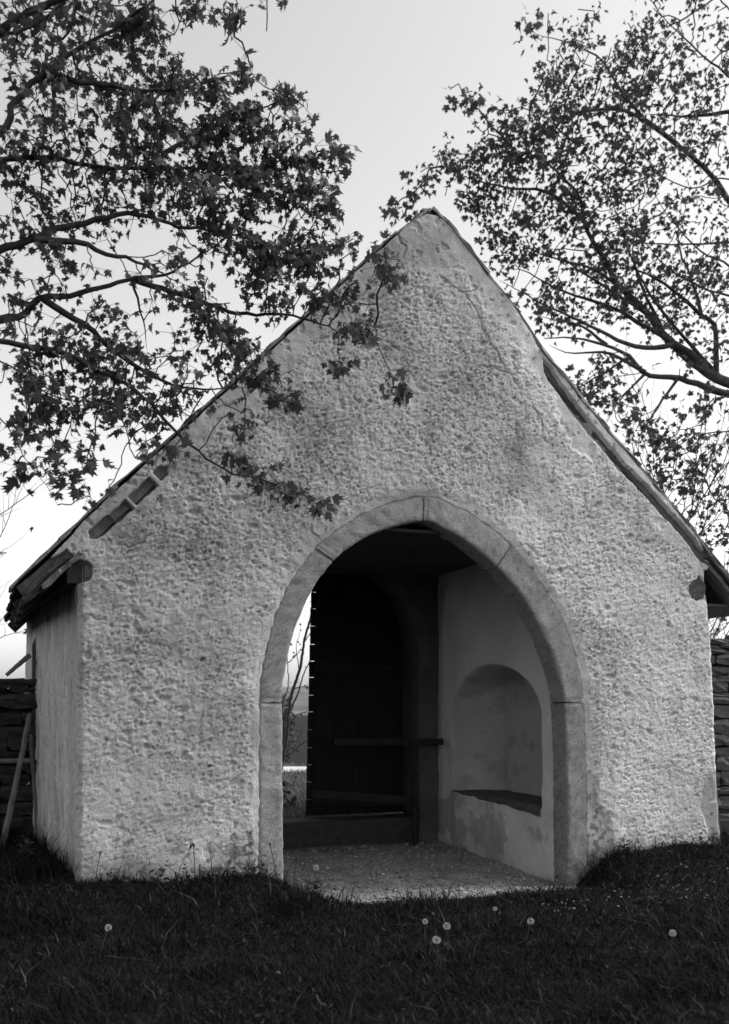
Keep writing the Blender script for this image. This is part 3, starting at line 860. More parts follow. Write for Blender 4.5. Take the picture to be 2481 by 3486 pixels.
# ------------------------------------------------------------------ trees
LEFT_TRUNK=(-1.58,-1.05)
LEFT_LIMBS=[(0.044,[(-1.58,-1.05,3.5),(-0.98,-1.28,4.34),(-0.63,-1.32,4.63),(-0.41,-1.32,4.74),(-0.14,-1.34,4.87),(0.2,-1.38,4.99),(0.34,-1.36,5.01),(0.54,-1.34,4.99),(0.77,-1.35,4.99),(1.07,-1.38,4.96),(1.4,-1.42,4.89)]),(0.026,[(-0.41,-1.41,4.69),(-0.13,-1.39,4.73),(0.06,-1.32,4.71),(0.29,-1.27,4.71),(0.45,-1.2,4.69),(0.7,-1.16,4.62)]),(0.047,[(-1.58,-1.05,2.9),(-1.04,-1.15,3.97),(-0.63,-1.21,4.18),(-0.49,-1.16,4.25),(-0.33,-1.13,4.41),(-0.12,-1.11,4.47),(0.12,-1.1,4.58),(0.29,-1.07,4.66),(0.49,-1.05,4.72),(0.66,-1.01,4.81),(0.84,-0.98,4.96),(1.01,-0.95,5.12)]),(0.023,[(0.31,-1.01,4.68),(0.52,-1.02,4.64),(0.76,-1.05,4.59),(0.97,-1.06,4.53),(1.14,-1.05,4.52),(1.44,-1.1,4.54),(1.62,-1.1,4.53),(1.94,-1.15,4.45),(2.18,-1.17,4.5)]),(0.012,[(0.3,-1.01,4.69),(0.35,-0.99,4.57),(0.4,-0.97,4.36),(0.43,-0.95,4.17)]),(0.026,[(-0.34,-1.19,4.37),(-0.13,-1.18,4.27),(0.06,-1.16,4.16),(0.24,-1.14,4.04),(0.51,-1.14,3.9),(0.65,-1.11,3.88),(0.87,-1.1,3.89),(1.2,-1.13,3.94)]),(0.034,[(-1.58,-1.05,2.7),(-0.98,-1.28,3.97),(-0.63,-1.34,3.98),(-0.46,-1.34,3.98),(-0.25,-1.35,3.96),(-0.03,-1.37,3.87),(0.18,-1.38,3.79),(0.34,-1.38,3.7),(0.5,-1.37,3.54),(0.7,-1.38,3.36),(0.89,-1.38,3.24),(1.03,-1.37,3.19),(1.25,-1.39,3.15),(1.44,-1.39,3.11),(1.64,-1.4,3.01)]),(0.031,[(-1.58,-1.05,4.2),(-0.92,-1.3,5.13),(-0.6,-1.28,5.28),(-0.29,-1.26,5.36),(-0.02,-1.22,5.37),(0.3,-1.21,5.41),(0.79,-1.25,5.49),(1.13,-1.24,5.57),(1.62,-1.28,5.71)]),(0.042,[(-1.58,-1.05,4.6),(-0.86,-1.43,5.17),(-0.58,-1.5,5.4),(-0.55,-1.48,5.57),(-0.35,-1.53,5.78),(-0.16,-1.57,5.95),(0.12,-1.64,6.14),(0.33,-1.69,6.32),(0.59,-1.76,6.55)]),(0.021,[(-0.35,-1.57,5.76),(0.04,-1.56,5.77),(0.41,-1.55,5.82),(0.73,-1.53,5.94),(1.1,-1.52,6.15)]),(0.021,[(0.34,-1.34,5.35),(0.67,-1.36,5.63),(1.0,-1.37,5.85),(1.31,-1.38,6.01),(1.46,-1.33,6.17)]),(0.018,[(-1.58,-1.05,2.5),(-0.92,-1.41,3.81),(-0.63,-1.47,3.81),(-0.42,-1.51,3.67),(-0.23,-1.54,3.56),(-0.05,-1.56,3.57),(0.16,-1.59,3.47)]),(0.016,[(-1.58,-1.05,2.3),(-0.91,-1.62,3.51),(-0.64,-1.68,3.37),(-0.55,-1.67,3.25),(-0.49,-1.65,3.14),(-0.38,-1.65,3.0),(-0.27,-1.65,2.83)]),(0.026,[(-1.58,-1.05,4.9),(-0.8,-1.56,5.8),(-0.46,-1.61,6.02),(-0.21,-1.64,6.25),(0.09,-1.67,6.54)]),(0.026,[(-1.58,-1.05,5.0),(-1.82,-1.29,5.21),(-2.06,-1.19,5.65),(-2.28,-1.11,6.09)]),(0.05,[(-1.58,-1.05,4.8),(-1.5,-1.7,5.3),(-1.3,-2.5,5.6),(-0.7,-3.1,5.9)]),(0.045,[(-1.58,-1.05,5.2),(-0.9,-1.5,5.8),(0.0,-2.0,6.2),(0.9,-2.5,6.4)]),(0.06,[(-1.58,-1.05,3.4),(-2.4,-1.1,3.8),(-3.4,-1.3,4.2),(-4.3,-1.8,4.4)]),(0.026,[(-1.58,-1.05,4.0),(-1.82,-1.29,4.33),(-2.13,-1.38,4.58),(-2.4,-1.5,4.65)])]
LEFT_CLUMPS=[(-0.45,-1.29,6.19,0.22,0.22,0.6,37),(-0.18,-1.29,6.29,0.29,0.22,0.6,41),(0.13,-1.28,6.37,0.3,0.22,0.6,37),(0.42,-1.28,6.24,0.34,0.26,0.6,70),(0.75,-1.28,6.65,0.27,0.08,0.6,12),(1.02,-1.28,6.7,0.19,0.05,0.3,4),(-0.3,-1.29,5.82,0.33,0.25,0.6,41),(0.13,-1.28,5.85,0.33,0.26,0.6,45),(0.62,-1.28,5.99,0.38,0.23,0.6,57),(1.02,-1.28,6.0,0.35,0.23,0.3,45),(1.17,-1.28,6.39,0.05,0.05,0.3,1),(1.16,-1.28,6.23,0.12,0.08,0.3,3),(1.33,-1.29,6.24,0.08,0.06,0.3,2),(1.44,-1.29,6.02,0.24,0.14,0.3,18),(1.61,-1.3,5.95,0.1,0.1,0.3,3),(-0.45,-1.29,5.38,0.22,0.22,0.6,25),(0.0,-1.28,5.54,0.41,0.22,0.6,53),(0.62,-1.28,5.66,0.46,0.23,0.6,74),(1.09,-1.28,5.68,0.35,0.23,0.3,57),(1.4,-1.29,5.7,0.28,0.2,0.3,35),(1.7,-1.31,5.64,0.2,0.18,0.3,16),(1.93,-1.4,5.85,0.07,0.07,0.3,2),(1.83,-1.36,5.76,0.08,0.08,0.3,2),(-0.45,-1.29,5.1,0.22,0.18,0.6,25),(-0.03,-1.28,5.14,0.37,0.18,0.6,45),(0.55,-1.28,5.28,0.46,0.19,0.6,70),(1.09,-1.28,5.37,0.39,0.23,0.3,70),(1.47,-1.29,5.34,0.32,0.24,0.3,49),(1.72,-1.32,5.31,0.16,0.16,0.3,14),(1.8,-1.35,5.31,0.06,0.06,0.3,2),(-0.45,-1.29,4.88,0.18,0.14,0.6,16),(0.88,-1.28,5.14,0.39,0.12,0.6,33),(1.16,-1.28,4.91,0.43,0.2,0.3,66),(1.61,-1.3,4.98,0.36,0.18,0.3,49),(1.94,-1.41,5.05,0.18,0.1,0.3,12),(2.11,-1.47,5.17,0.05,0.04,0.3,1),(1.37,-1.29,4.7,0.39,0.2,0.3,41),(1.72,-1.32,4.74,0.24,0.2,0.3,20),(2.17,-1.49,4.83,0.13,0.11,0.3,10),(2.25,-1.52,4.71,0.06,0.06,0.3,2),(1.91,-1.39,4.57,0.16,0.16,0.3,14),(2.03,-1.44,4.45,0.06,0.11,0.3,3),(2.04,-1.44,4.32,0.08,0.06,0.3,3),(1.85,-1.37,4.09,0.1,0.06,0.3,4),(2.2,-1.5,3.92,0.1,0.07,0.3,4),(0.88,-1.28,4.27,0.31,0.19,0.6,37),(0.62,-1.28,4.53,0.34,0.19,0.6,27),(1.09,-1.28,4.09,0.27,0.19,0.3,27),(1.3,-1.29,3.94,0.16,0.12,0.3,14),(1.44,-1.29,3.84,0.1,0.1,0.3,4),(1.11,-1.28,3.65,0.12,0.19,0.3,12),(1.12,-1.28,3.36,0.19,0.12,0.3,16),(1.26,-1.29,3.32,0.12,0.1,0.3,4),(1.44,-1.29,3.15,0.16,0.14,0.3,16),(1.68,-1.31,3.02,0.1,0.06,0.3,4),(0.55,-1.28,3.37,0.08,0.15,0.6,4),(0.13,-1.28,4.3,0.22,0.15,0.6,14),(-0.33,-1.29,4.61,0.33,0.15,0.6,16),(-0.54,-1.3,4.36,0.14,0.18,0.6,14),(-0.33,-1.29,3.98,0.33,0.22,0.6,37),(0.04,-1.28,3.96,0.33,0.22,0.6,41),(0.39,-1.28,4.01,0.3,0.19,0.6,27),(-0.48,-1.29,3.71,0.18,0.18,0.6,25),(-0.18,-1.29,3.62,0.33,0.18,0.6,45),(0.16,-1.28,3.66,0.3,0.19,0.6,41),(0.29,-1.28,3.47,0.23,0.13,0.6,18),(0.68,-1.28,3.78,0.23,0.19,0.6,16),(-0.51,-1.3,3.39,0.14,0.18,0.6,14),(-0.3,-1.29,3.32,0.22,0.15,0.6,10),(-0.12,-1.28,3.11,0.22,0.13,0.6,10),(0.02,-1.28,3.32,0.15,0.11,0.6,4),(-0.33,-1.29,3.13,0.18,0.15,0.6,3),(-0.6,-1.3,3.07,0.07,0.07,0.6,2),(-0.06,-1.28,2.96,0.04,0.04,0.6,2),(0.1,-1.28,3.16,0.04,0.04,0.6,1),(-1.34,-1.25,5.93,0.66,0.45,1.2,60),(-1.34,-1.25,5.02,0.6,0.45,1.2,50),(-1.48,-1.2,4.11,0.6,0.45,1.2,35),(-2.33,-0.88,5.62,0.6,0.6,1.2,40),(-2.47,-0.83,4.72,0.6,0.6,1.2,30),(-0.35,-1.62,6.59,0.76,0.27,1.2,50),(-1.34,-1.25,6.68,0.76,0.36,1.2,50),(0.44,-1.91,6.47,0.36,0.15,1.2,10),(-1.6,-2.6,5.6,1.8,0.9,1.3,150),(0.3,-2.3,6.3,1.5,0.6,1.0,110),(-3.6,-1.5,4.2,1.6,1.4,1.6,150),(-3.2,0.8,4.6,1.5,1.3,1.5,90),(-0.9,-0.4,7.0,1.8,0.8,1.4,90)]  # last clumps enlarge the crown out of view to shade the wall's left
RIGHT_TRUNK=(11.46,3.27)
RIGHT_LIMBS=[(0.086,[(11.46,3.27,5.4),(10.29,3.49,6.02),(9.73,3.59,6.13),(8.96,3.77,6.34),(8.43,3.86,6.37),(8.15,3.86,6.6),(7.78,3.89,6.73),(7.3,3.96,6.8),(6.82,4.04,6.76)]),(0.033,[(8.37,3.78,6.37),(7.85,3.87,6.6),(7.48,3.9,6.59),(7.12,3.92,6.55),(6.83,3.93,6.63)]),(0.099,[(11.46,3.27,5.9),(10.36,3.57,6.19),(9.86,3.74,6.36),(9.45,3.87,6.56),(8.96,4.04,7.03),(8.63,4.14,7.43),(8.24,4.27,7.83),(8.07,4.32,8.13),(7.81,4.4,8.57),(7.73,4.41,8.79),(7.66,4.42,9.12),(7.4,4.5,9.42),(7.14,4.58,9.65),(6.67,4.73,9.84)]),(0.046,[(9.41,3.82,6.54),(9.2,3.82,6.78),(8.49,4.01,7.16),(8.01,4.11,7.4),(7.53,4.21,7.51),(7.06,4.31,7.68),(6.71,4.37,7.85),(6.31,4.44,7.85)]),(0.04,[(8.82,3.72,6.81),(8.41,3.81,6.74),(7.99,3.9,6.83),(7.55,4.01,7.04),(7.09,4.12,7.22),(6.75,4.18,7.36),(6.54,4.2,7.46),(6.21,4.26,7.6)]),(0.046,[(9.69,3.82,6.53),(9.71,3.88,7.28),(9.56,4.01,7.44),(9.22,4.21,7.85),(8.84,4.42,8.15),(8.48,4.62,8.32),(8.02,4.87,8.55)]),(0.066,[(11.46,3.27,7.2),(10.63,3.68,8.19),(10.06,3.97,9.26),(9.89,4.1,9.64),(9.67,4.25,9.96),(9.45,4.41,10.24),(8.93,4.67,10.77),(8.64,4.85,11.24),(8.41,5.01,11.74),(7.94,5.25,12.04),(7.51,5.49,12.22)]),(0.04,[(11.46,3.27,6.6),(10.5,3.73,8.46),(10.15,4.08,8.69),(9.54,4.52,8.75),(8.99,4.93,8.88),(8.55,5.31,9.11)]),(0.04,[(9.54,4.52,10.31),(8.73,4.71,10.79),(8.02,4.87,10.73),(7.5,4.95,10.46),(7.13,4.99,10.47)]),(0.033,[(7.7,4.35,8.76),(7.15,4.5,9.14),(6.56,4.66,9.18),(6.04,4.81,9.29),(5.61,4.91,9.46)]),(0.033,[(11.46,3.27,7.0),(10.78,3.84,7.57),(10.28,4.24,8.43),(9.99,4.56,8.73),(9.58,4.93,9.48),(9.42,5.2,10.09)]),(0.04,[(11.46,3.27,8.4),(10.83,3.61,9.92),(10.25,3.93,11.02),(9.73,4.23,11.64),(9.26,4.51,12.27),(8.93,4.74,12.91)]),(0.033,[(10.15,4.08,10.73),(9.69,4.41,10.75),(9.05,4.8,10.87)]),(0.026,[(11.46,3.27,4.6),(10.34,3.36,5.59),(9.63,3.47,5.54),(9.13,3.49,5.44),(8.66,3.51,5.2),(8.26,3.5,4.84)]),(0.026,[(11.46,3.27,5.2),(10.22,3.41,5.99),(9.45,3.59,6.03),(9.26,3.55,5.6),(9.22,3.46,5.24),(8.94,3.46,4.82)]),(0.033,[(9.72,3.81,6.49),(9.3,4.01,7.02),(8.81,4.23,7.72),(8.51,4.39,8.43),(8.34,4.49,9.07),(8.17,4.6,9.71)]),(0.03,[(8.66,4.15,7.41),(8.23,4.22,7.64),(7.67,4.33,7.94),(7.18,4.42,8.24),(6.82,4.46,8.46)]),(0.026,[(8.23,4.26,7.81),(7.83,4.33,8.03),(7.34,4.43,8.13),(6.93,4.5,8.23),(6.51,4.58,8.4)]),(0.026,[(7.78,3.89,6.73),(7.43,3.95,6.97),(7.02,4.03,7.04),(6.68,4.09,7.11)]),(0.033,[(8.96,4.04,7.03),(8.71,4.33,7.88),(8.69,4.53,8.52),(8.87,4.66,9.23)]),(0.03,[(9.61,4.06,7.47),(9.59,4.28,8.13),(9.52,4.52,8.79),(9.72,4.66,9.52)]),(0.023,[(8.15,3.86,6.6),(7.77,3.89,6.33),(7.47,3.9,6.17),(7.17,3.9,5.94)]),(0.026,[(8.96,3.77,6.34),(8.64,3.79,5.93),(8.33,3.79,5.5),(8.2,3.73,5.08)]),(0.023,[(8.43,3.86,6.37),(8.08,3.89,6.03),(7.83,3.87,5.68)]),(0.033,[(11.46,3.27,6.2),(10.78,3.84,7.57),(10.2,4.14,7.88),(9.83,4.36,8.06),(9.35,4.63,8.45),(8.86,4.9,9.13),(8.44,5.14,9.6)]),(0.033,[(11.46,3.27,6.9),(10.85,3.92,9.02),(10.28,4.24,9.78),(9.79,4.53,9.69),(9.25,4.84,10.03),(8.83,5.1,10.44)]),(0.04,[(11.46,3.27,8.0),(11.96,2.97,9.47),(12.52,2.66,10.44),(12.87,2.42,11.39)])]
RIGHT_CLUMPS=[(5.85,5.04,10.78,0.15,0.1,0.5,2),(6.17,4.92,10.68,0.19,0.15,0.5,3),(5.69,5.1,10.58,0.09,0.09,0.5,1),(6.04,4.97,10.45,0.15,0.11,0.5,2),(5.79,5.06,9.84,0.19,0.16,0.5,11),(6.17,4.92,9.91,0.3,0.22,0.5,13),(5.28,5.25,9.47,0.1,0.09,0.5,2),(5.34,5.22,9.37,0.09,0.06,0.5,1),(4.84,5.41,9.12,0.13,0.09,0.5,2),(4.96,5.37,8.96,0.12,0.07,0.5,1),(5.18,5.28,8.91,0.15,0.07,0.5,2),(5.47,5.18,9.16,0.26,0.19,0.5,4),(6.42,4.82,9.57,0.52,0.45,0.5,56),(5.91,5.01,9.37,0.3,0.3,0.5,17),(6.17,4.92,9.03,0.37,0.3,0.5,26),(6.61,4.75,10.18,0.52,0.3,0.5,30),(6.48,4.8,8.89,0.45,0.37,0.5,39),(6.93,4.64,9.84,0.59,0.45,0.9,60),(7.24,4.52,10.51,0.45,0.45,0.9,43),(6.99,4.61,11.12,0.15,0.22,0.9,3),(7.24,4.52,11.12,0.37,0.3,0.9,17),(6.86,4.66,11.66,0.19,0.13,0.9,3),(7.11,4.57,11.73,0.15,0.13,0.9,2),(7.62,4.38,11.6,0.37,0.3,0.9,17),(7.68,4.35,10.85,0.59,0.52,0.9,52),(7.62,4.38,10.04,0.59,0.45,0.9,60),(7.18,4.54,9.16,0.67,0.45,0.9,64),(7.87,4.28,9.37,0.67,0.45,0.9,56),(6.61,4.75,8.29,0.45,0.45,0.5,34),(6.36,4.85,8.29,0.15,0.3,0.5,11),(7.11,4.57,8.56,0.59,0.37,0.9,43),(7.75,4.33,8.69,0.59,0.45,0.9,43),(8.32,4.12,11.19,0.59,0.45,0.9,47),(8.32,4.12,10.38,0.59,0.45,0.9,56),(8.95,3.88,11.6,0.67,0.45,0.9,47),(8.95,3.88,10.85,0.67,0.52,0.9,56),(8.63,4.0,9.7,0.67,0.45,0.9,60),(9.27,3.76,10.04,0.59,0.59,0.9,52),(9.58,3.65,11.19,0.37,0.59,0.9,30),(9.58,3.65,9.23,0.3,0.45,0.9,17),(8.95,3.88,8.96,0.67,0.45,0.9,39),(8.32,4.12,8.89,0.45,0.37,0.9,26),(8.44,4.07,8.15,0.59,0.45,0.9,22),(9.08,3.83,8.02,0.59,0.59,0.9,24),(9.58,3.65,8.29,0.3,0.59,0.9,13),(6.8,4.68,7.68,0.15,0.15,0.9,3),(6.99,4.61,7.21,0.19,0.11,0.9,3),(7.37,4.47,7.88,0.45,0.22,0.9,11),(8.0,4.24,7.68,0.45,0.3,0.9,13),(7.68,4.35,6.4,0.3,0.22,0.9,13),(7.56,4.4,6.13,0.22,0.22,0.9,11),(7.94,4.26,6.13,0.3,0.3,0.9,13),(8.32,4.12,5.79,0.3,0.3,0.9,15),(8.7,3.98,5.59,0.37,0.37,0.9,17),(8.32,4.12,5.99,0.22,0.22,0.9,4),(8.95,3.88,5.32,0.37,0.3,0.9,15),(9.33,3.74,5.99,0.37,0.22,0.9,4),(9.39,3.72,5.05,0.37,0.3,0.9,15),(9.58,3.65,4.5,0.22,0.3,0.9,17),(9.14,3.81,4.71,0.3,0.37,0.9,13),(8.82,3.93,4.91,0.3,0.37,0.9,13),(9.52,3.67,3.96,0.22,0.3,0.9,11),(9.33,3.74,6.8,0.45,0.45,0.9,19),(9.58,3.65,7.48,0.22,0.45,0.9,17),(8.44,4.07,8.02,0.67,0.45,0.9,39),(9.08,3.83,7.88,0.59,0.59,0.9,39),(7.87,4.28,8.08,0.59,0.3,0.9,30),(7.37,4.47,7.75,0.45,0.3,0.9,19),(8.25,4.14,7.48,0.52,0.3,0.9,19),(8.82,3.93,7.34,0.45,0.37,0.9,22),(7.18,4.54,7.34,0.3,0.3,0.9,15),(7.68,4.35,7.34,0.45,0.22,0.9,15),(7.94,4.26,6.4,0.45,0.22,0.9,19),(9.52,3.67,8.02,0.3,0.45,0.9,19),(10.87,3.38,10.84,0.96,1.03,2,40),(11.0,3.33,8.79,1.03,1.03,2,30),(11.96,2.97,10.15,1.03,1.37,2,30),(8.95,4.1,12.75,1.37,0.48,2,25),(10.49,3.52,12.89,1.03,0.68,2,25)]


def tube_edges(P0, P1, R0, R1, k=5):
    P0, P1 = np.asarray(P0, float), np.asarray(P1, float)
    d = P1 - P0; L = np.linalg.norm(d, axis=1, keepdims=True); d = d / np.maximum(L, 1e-6)
    ref = np.where(np.abs(d[:, 2:3]) < .9, np.array([[0, 0, 1.]]), np.array([[1., 0, 0]]))
    a = np.cross(d, ref); a /= np.linalg.norm(a, axis=1, keepdims=True); b = np.cross(d, a)
    q = np.arange(k) * 2 * math.pi / k
    ring = a[:, None, :] * np.cos(q)[None, :, None] + b[:, None, :] * np.sin(q)[None, :, None]
    V = np.concatenate([P0[:, None, :] - (d * np.asarray(R0)[:, None] * .3)[:, None, :] + ring * np.asarray(R0)[:, None, None], P1[:, None, :] + ring * np.asarray(R1)[:, None, None]], 1)
    n = len(P0); base = np.arange(n)[:, None] * 2 * k
    i = np.arange(k)[None, :]; j = (np.arange(k)[None, :] + 1) % k
    F = np.stack([base + i, base + j, base + k + j, base + k + i], -1).reshape(-1, 4)
    return V.reshape(-1, 3), F

def sweep(P, R, k=10, seed=0):
    """continuous bark tube along a polyline"""
    P = np.asarray(P, float); n = len(P)
    T = np.gradient(P, axis=0); T /= np.linalg.norm(T, axis=1, keepdims=True)
    a = np.cross(T[0], [0, 0, 1.]) if abs(T[0][2]) < .9 else np.cross(T[0], [1., 0, 0]); a /= np.linalg.norm(a)
    V = []
    q = np.arange(k) * 2 * math.pi / k
    for i in range(n):
        a = a - T[i] * (a @ T[i]); a /= np.linalg.norm(a); b = np.cross(T[i], a)
        rad = R[i] * (1 + .10 * pn(np.cos(q) * 1.5 + seed, np.sin(q) * 1.5 + i * .35, seed) + .06 * pn(q * 2 + seed, q * 0 + i * .8, seed + 5))
        V.append(P[i] + a[None] * (np.cos(q) * rad)[:, None] + b[None] * (np.sin(q) * rad)[:, None])
    V = np.concatenate(V)
    base = np.arange(n - 1)[:, None] * k; i = np.arange(k)[None]; j = (i + 1) % k
    F = np.stack([base + i, base + j, base + k + j, base + k + i], -1).reshape(-1, 4)
    return V, F

def grow(nodes, parent, attr, step, kill, trop, iters, rng):
    N = [np.array(p) for p in nodes]; par = list(parent)
    A = np.array(attr); nA = len(A)
    alive = np.ones(nA, bool); tip = np.full(nA, -1)
    X = np.array(N)
    bi = np.zeros(nA, int); bd = np.full(nA, 1e9)
    for c in range(0, len(X), 400):
        D = np.linalg.norm(A[:, None] - X[None, c:c + 400], axis=2); m = D.argmin(1); dm = D[np.arange(nA), m]
        u_ = dm < bd; bd[u_] = dm[u_]; bi[u_] = m[u_] + c
    for it in range(iters):
        hit = alive & (bd < kill)
        tip[hit] = bi[hit]; alive &= ~hit
        if not alive.any(): break
        idx = np.where(alive)[0]
        own = bi[idx]
        vec = A[idx] - X[own]; vec /= np.linalg.norm(vec, axis=1, keepdims=True)
        uq, inv = np.unique(own, return_inverse=True)
        S = np.zeros((len(uq), 3)); np.add.at(S, inv, vec)
        S /= np.maximum(np.linalg.norm(S, axis=1, keepdims=True), 1e-6)
        S += trop + rng.normal(0, .17, S.shape)
        S /= np.linalg.norm(S, axis=1, keepdims=True)
        new = X[uq] + S * step
        n0 = len(X)
        X = np.concatenate([X, new]); par += uq.tolist()
        D = np.linalg.norm(A[idx][:, None] - new[None], axis=2); m = D.argmin(1); dm = D[np.arange(len(idx)), m]
        u_ = dm < bd[idx] - 1e-9
        bd[idx[u_]] = dm[u_]; bi[idx[u_]] = m[u_] + n0
        stuck = alive.copy(); stuck[idx[u_]] = False
        bd[stuck] -= .004                                     # gives up slowly when it circles
    return X, np.array(par), tip

# maple leaf outline (half), stalk at the origin, pointing +y
_h = [(.05, .0), (.20, -.12), (.48, -.06), (.34, .12), (.74, .34), (.48, .40), (.62, .64), (.32, .54), (.20, .60), (.28, .82), (.11, .82), (0, 1.12)]
_o = [(0, 0)] + _h + [(-x, y) for x, y in _h[:-1][::-1]]
def leaf_shape(fold, droop, twist):
    pts = [(0, .32)] + _o
    V = []
    for x, y in pts:
        z = fold * abs(x) - droop * (y ** 2) + twist * x * y
        V.append((x, y * (1 - .15 * abs(droop)), z))
    n = len(_o)
    F = [(0, 1 + i, 1 + (i + 1) % n) for i in range(n)]
    return np.array(V), np.array(F)
LEAVES = [leaf_shape(.28, .30, .1), leaf_shape(-.55, .60, -.3), leaf_shape(.55, .20, .4), leaf_shape(-.9, .35, .0), leaf_shape(.9, .9, .2), leaf_shape(-.3, 1.0, -.5)]

def frames(axis_dir, rng):
    y = axis_dir / np.linalg.norm(axis_dir, axis=1, keepdims=True)
    r = rng.normal(0, 1, y.shape) + np.array([0, 0, .7])
    z = r - y * (r * y).sum(1, keepdims=True); z /= np.linalg.norm(z, axis=1, keepdims=True)
    x = np.cross(y, z)
    return np.stack([x, y, z], -1)          # columns

def in_view(P):
    d = P - CAM; R_ = np.array([math.cos(YAW), -math.sin(YAW), 0]); Fw = np.array([math.sin(YAW), math.cos(YAW), 0])
    Z = d @ Fw; x = d @ R_ / Z; z = d[:, 2] / Z
    return (np.abs(x) < .355) & (z > -.31) & (z < .69), Z

def make_tree(label, trunk_xy, trunk_h, trunk_r, limbs, clumps, leafmat, bark, seed, step, kill, r_tip, per_tip, size, spread, petiole):
    rng = np.random.default_rng(seed)
    bx, by = trunk_xy
    root = empty('maple_tree', (bx, by, 0)); tag(root, label, 'tree', 'maple trees at the gate')
    off = np.array([bx, by, 0])
    zt_ = np.linspace(-.3, trunk_h, 40)
    tp = np.stack([bx + .10 * np.sin(zt_ * .7 + seed), by + .08 * np.cos(zt_ * .9 + seed), zt_], -1)
    tr = np.interp(zt_, [-.3, .2, 1, trunk_h * .6, trunk_h], [trunk_r * 1.7, trunk_r * 1.25, trunk_r, trunk_r * .6, .05])
    V, F = sweep(tp, tr, 16, seed)
    link('trunk', big_mesh('trunk', V - off, F), bark, root)
    nodes, par = [], []
    for q, (r0, P) in enumerate(limbs):
        C = resample(catmull(P, 8), step)
        C += rng.normal(0, .006, C.shape)
        R = r0 * (1 - np.linspace(0, 1, len(C)) * .93) 
        V, F = sweep(C, R, 9, seed + q)
        link('limb', big_mesh('limb', V - off, F), bark, root)
        b0 = len(nodes)
        for i, c in enumerate(C):
            nodes.append(c); par.append(-1 if i == 0 else b0 + i - 1)
    attr = []
    for (cx, cy, cz, rh, rvv, dz, n) in clumps:
        u_ = rng.normal(0, 1, (n, 3)); u_ /= np.linalg.norm(u_, axis=1, keepdims=True); u_ *= rng.random((n, 1)) ** (1 / 2.2)
        rr_, ff_ = np.array([math.cos(YAW), -math.sin(YAW), 0]), np.array([math.sin(YAW), math.cos(YAW), 0])
        attr.append(np.array([cx, cy, cz]) + u_[:, :1] * rh * rr_ + u_[:, 1:2] * dz * ff_ + u_[:, 2:] * rvv * np.array([0, 0, 1.]))
    always = np.concatenate([np.full(len(a), len(a) <= 6) for a in attr])
    attr = np.concatenate(attr)
    n_limb = len(nodes)
    X, par, tip = grow(nodes, par, attr, step, kill, np.array([0, 0, -.05]), 160, rng)
    # pipe-model radii for the twigs
    used = np.zeros(len(X), bool)
    for t in tip[tip >= 0]:
        i = t
        while i >= n_limb and not used[i]:
            used[i] = True; i = par[i]
    r2 = np.zeros(len(X))
    for i in range(len(X) - 1, n_limb - 1, -1):
        if not used[i]: continue
        if r2[i] == 0: r2[i] = r_tip ** 2.4
        if par[i] >= n_limb: r2[par[i]] += r2[i]
    rad = r2 ** (1 / 2.4)
    e = np.array([i for i in range(n_limb, len(X)) if used[i]])
    p = par[e]
    R0 = np.where(p >= n_limb, np.minimum(rad[p], rad[e] * 1.5), rad[e] * 1.15)
    V1, F1 = tube_edges(X[p], X[e], R0, rad[e], 5)
    # leaves
    pick = (tip >= 0) & (always | (rng.random(len(tip)) > .22))
    tips = tip[pick]
    cnt = rng.integers(per_tip[0], per_tip[1] + 1, len(tips))
    base = np.repeat(X[tips], cnt, 0)
    n = len(base)
    outd = rng.normal(0, 1, (n, 3)); outd[:, 2] = outd[:, 2] * .7 - .25; outd /= np.linalg.norm(outd, axis=1, keepdims=True)
    lp = base + outd * (spread * (.35 + .65 * rng.random((n, 1))))
    ax = outd * .7 + np.array([0, 0, -.95]) + rng.normal(0, .35, (n, 3))
    Fm = frames(ax, rng)
    sz_ = rng.uniform(size[0], size[1], n) * np.where(np.repeat(always[pick], cnt), 1.45, 1.0)      # the outermost sprays carry the largest leaves
    kind = rng.integers(0, len(LEAVES), n)
    if petiole:
        V2, F2 = tube_edges(base, lp, np.full(n, .0022), np.full(n, .0016), 3)
        # mixed face sizes: make it quads too
        i0 = len(V1); V1 = np.concatenate([V1, V2]); F1 = np.concatenate([F1, F2 + i0])
    tag(link('twigs', big_mesh('twigs', V1 - off, F1), bark, root), kind='stuff')
    vis, Z = in_view(lp)
    score = np.where(vis, sz_ / Z, -1) * (.75 + .5 * rng.random(n))
    top = np.argsort(-score)[:300]
    single = np.zeros(n, bool); single[top] = True
    VV, FF, b0 = [], [], 0
    for k, (lv, lf) in enumerate(LEAVES):
        m = (kind == k) & ~single
        if not m.any(): continue
        P = np.einsum('nij,vj->nvi', Fm[m] * sz_[m][:, None, None], lv) + lp[m][:, None, :]
        nn = m.sum(); nv = len(lv)
        VV.append(P.reshape(-1, 3)); FF.append((lf[None] + (np.arange(nn) * nv)[:, None, None]).reshape(-1, 3) + b0); b0 += nn * nv
    crown = link('crown', big_mesh('crown', np.concatenate(VV) - off, np.concatenate(FF), smooth=False), leafmat, root)
    tag(crown, kind='stuff')
    mes = []
    for lv, lf in LEAVES:
        me_ = big_mesh('leaf', lv, lf, smooth=False); me_.materials.append(leafmat); mes.append(me_)
    for i in top:
        o = link('leaf', mes[kind[i]], None, crown)
        mm = np.eye(4); mm[:3, :3] = Fm[i] * sz_[i]; mm[:3, 3] = lp[i] - off
        o.matrix_local = Matrix(mm.tolist())
    return root

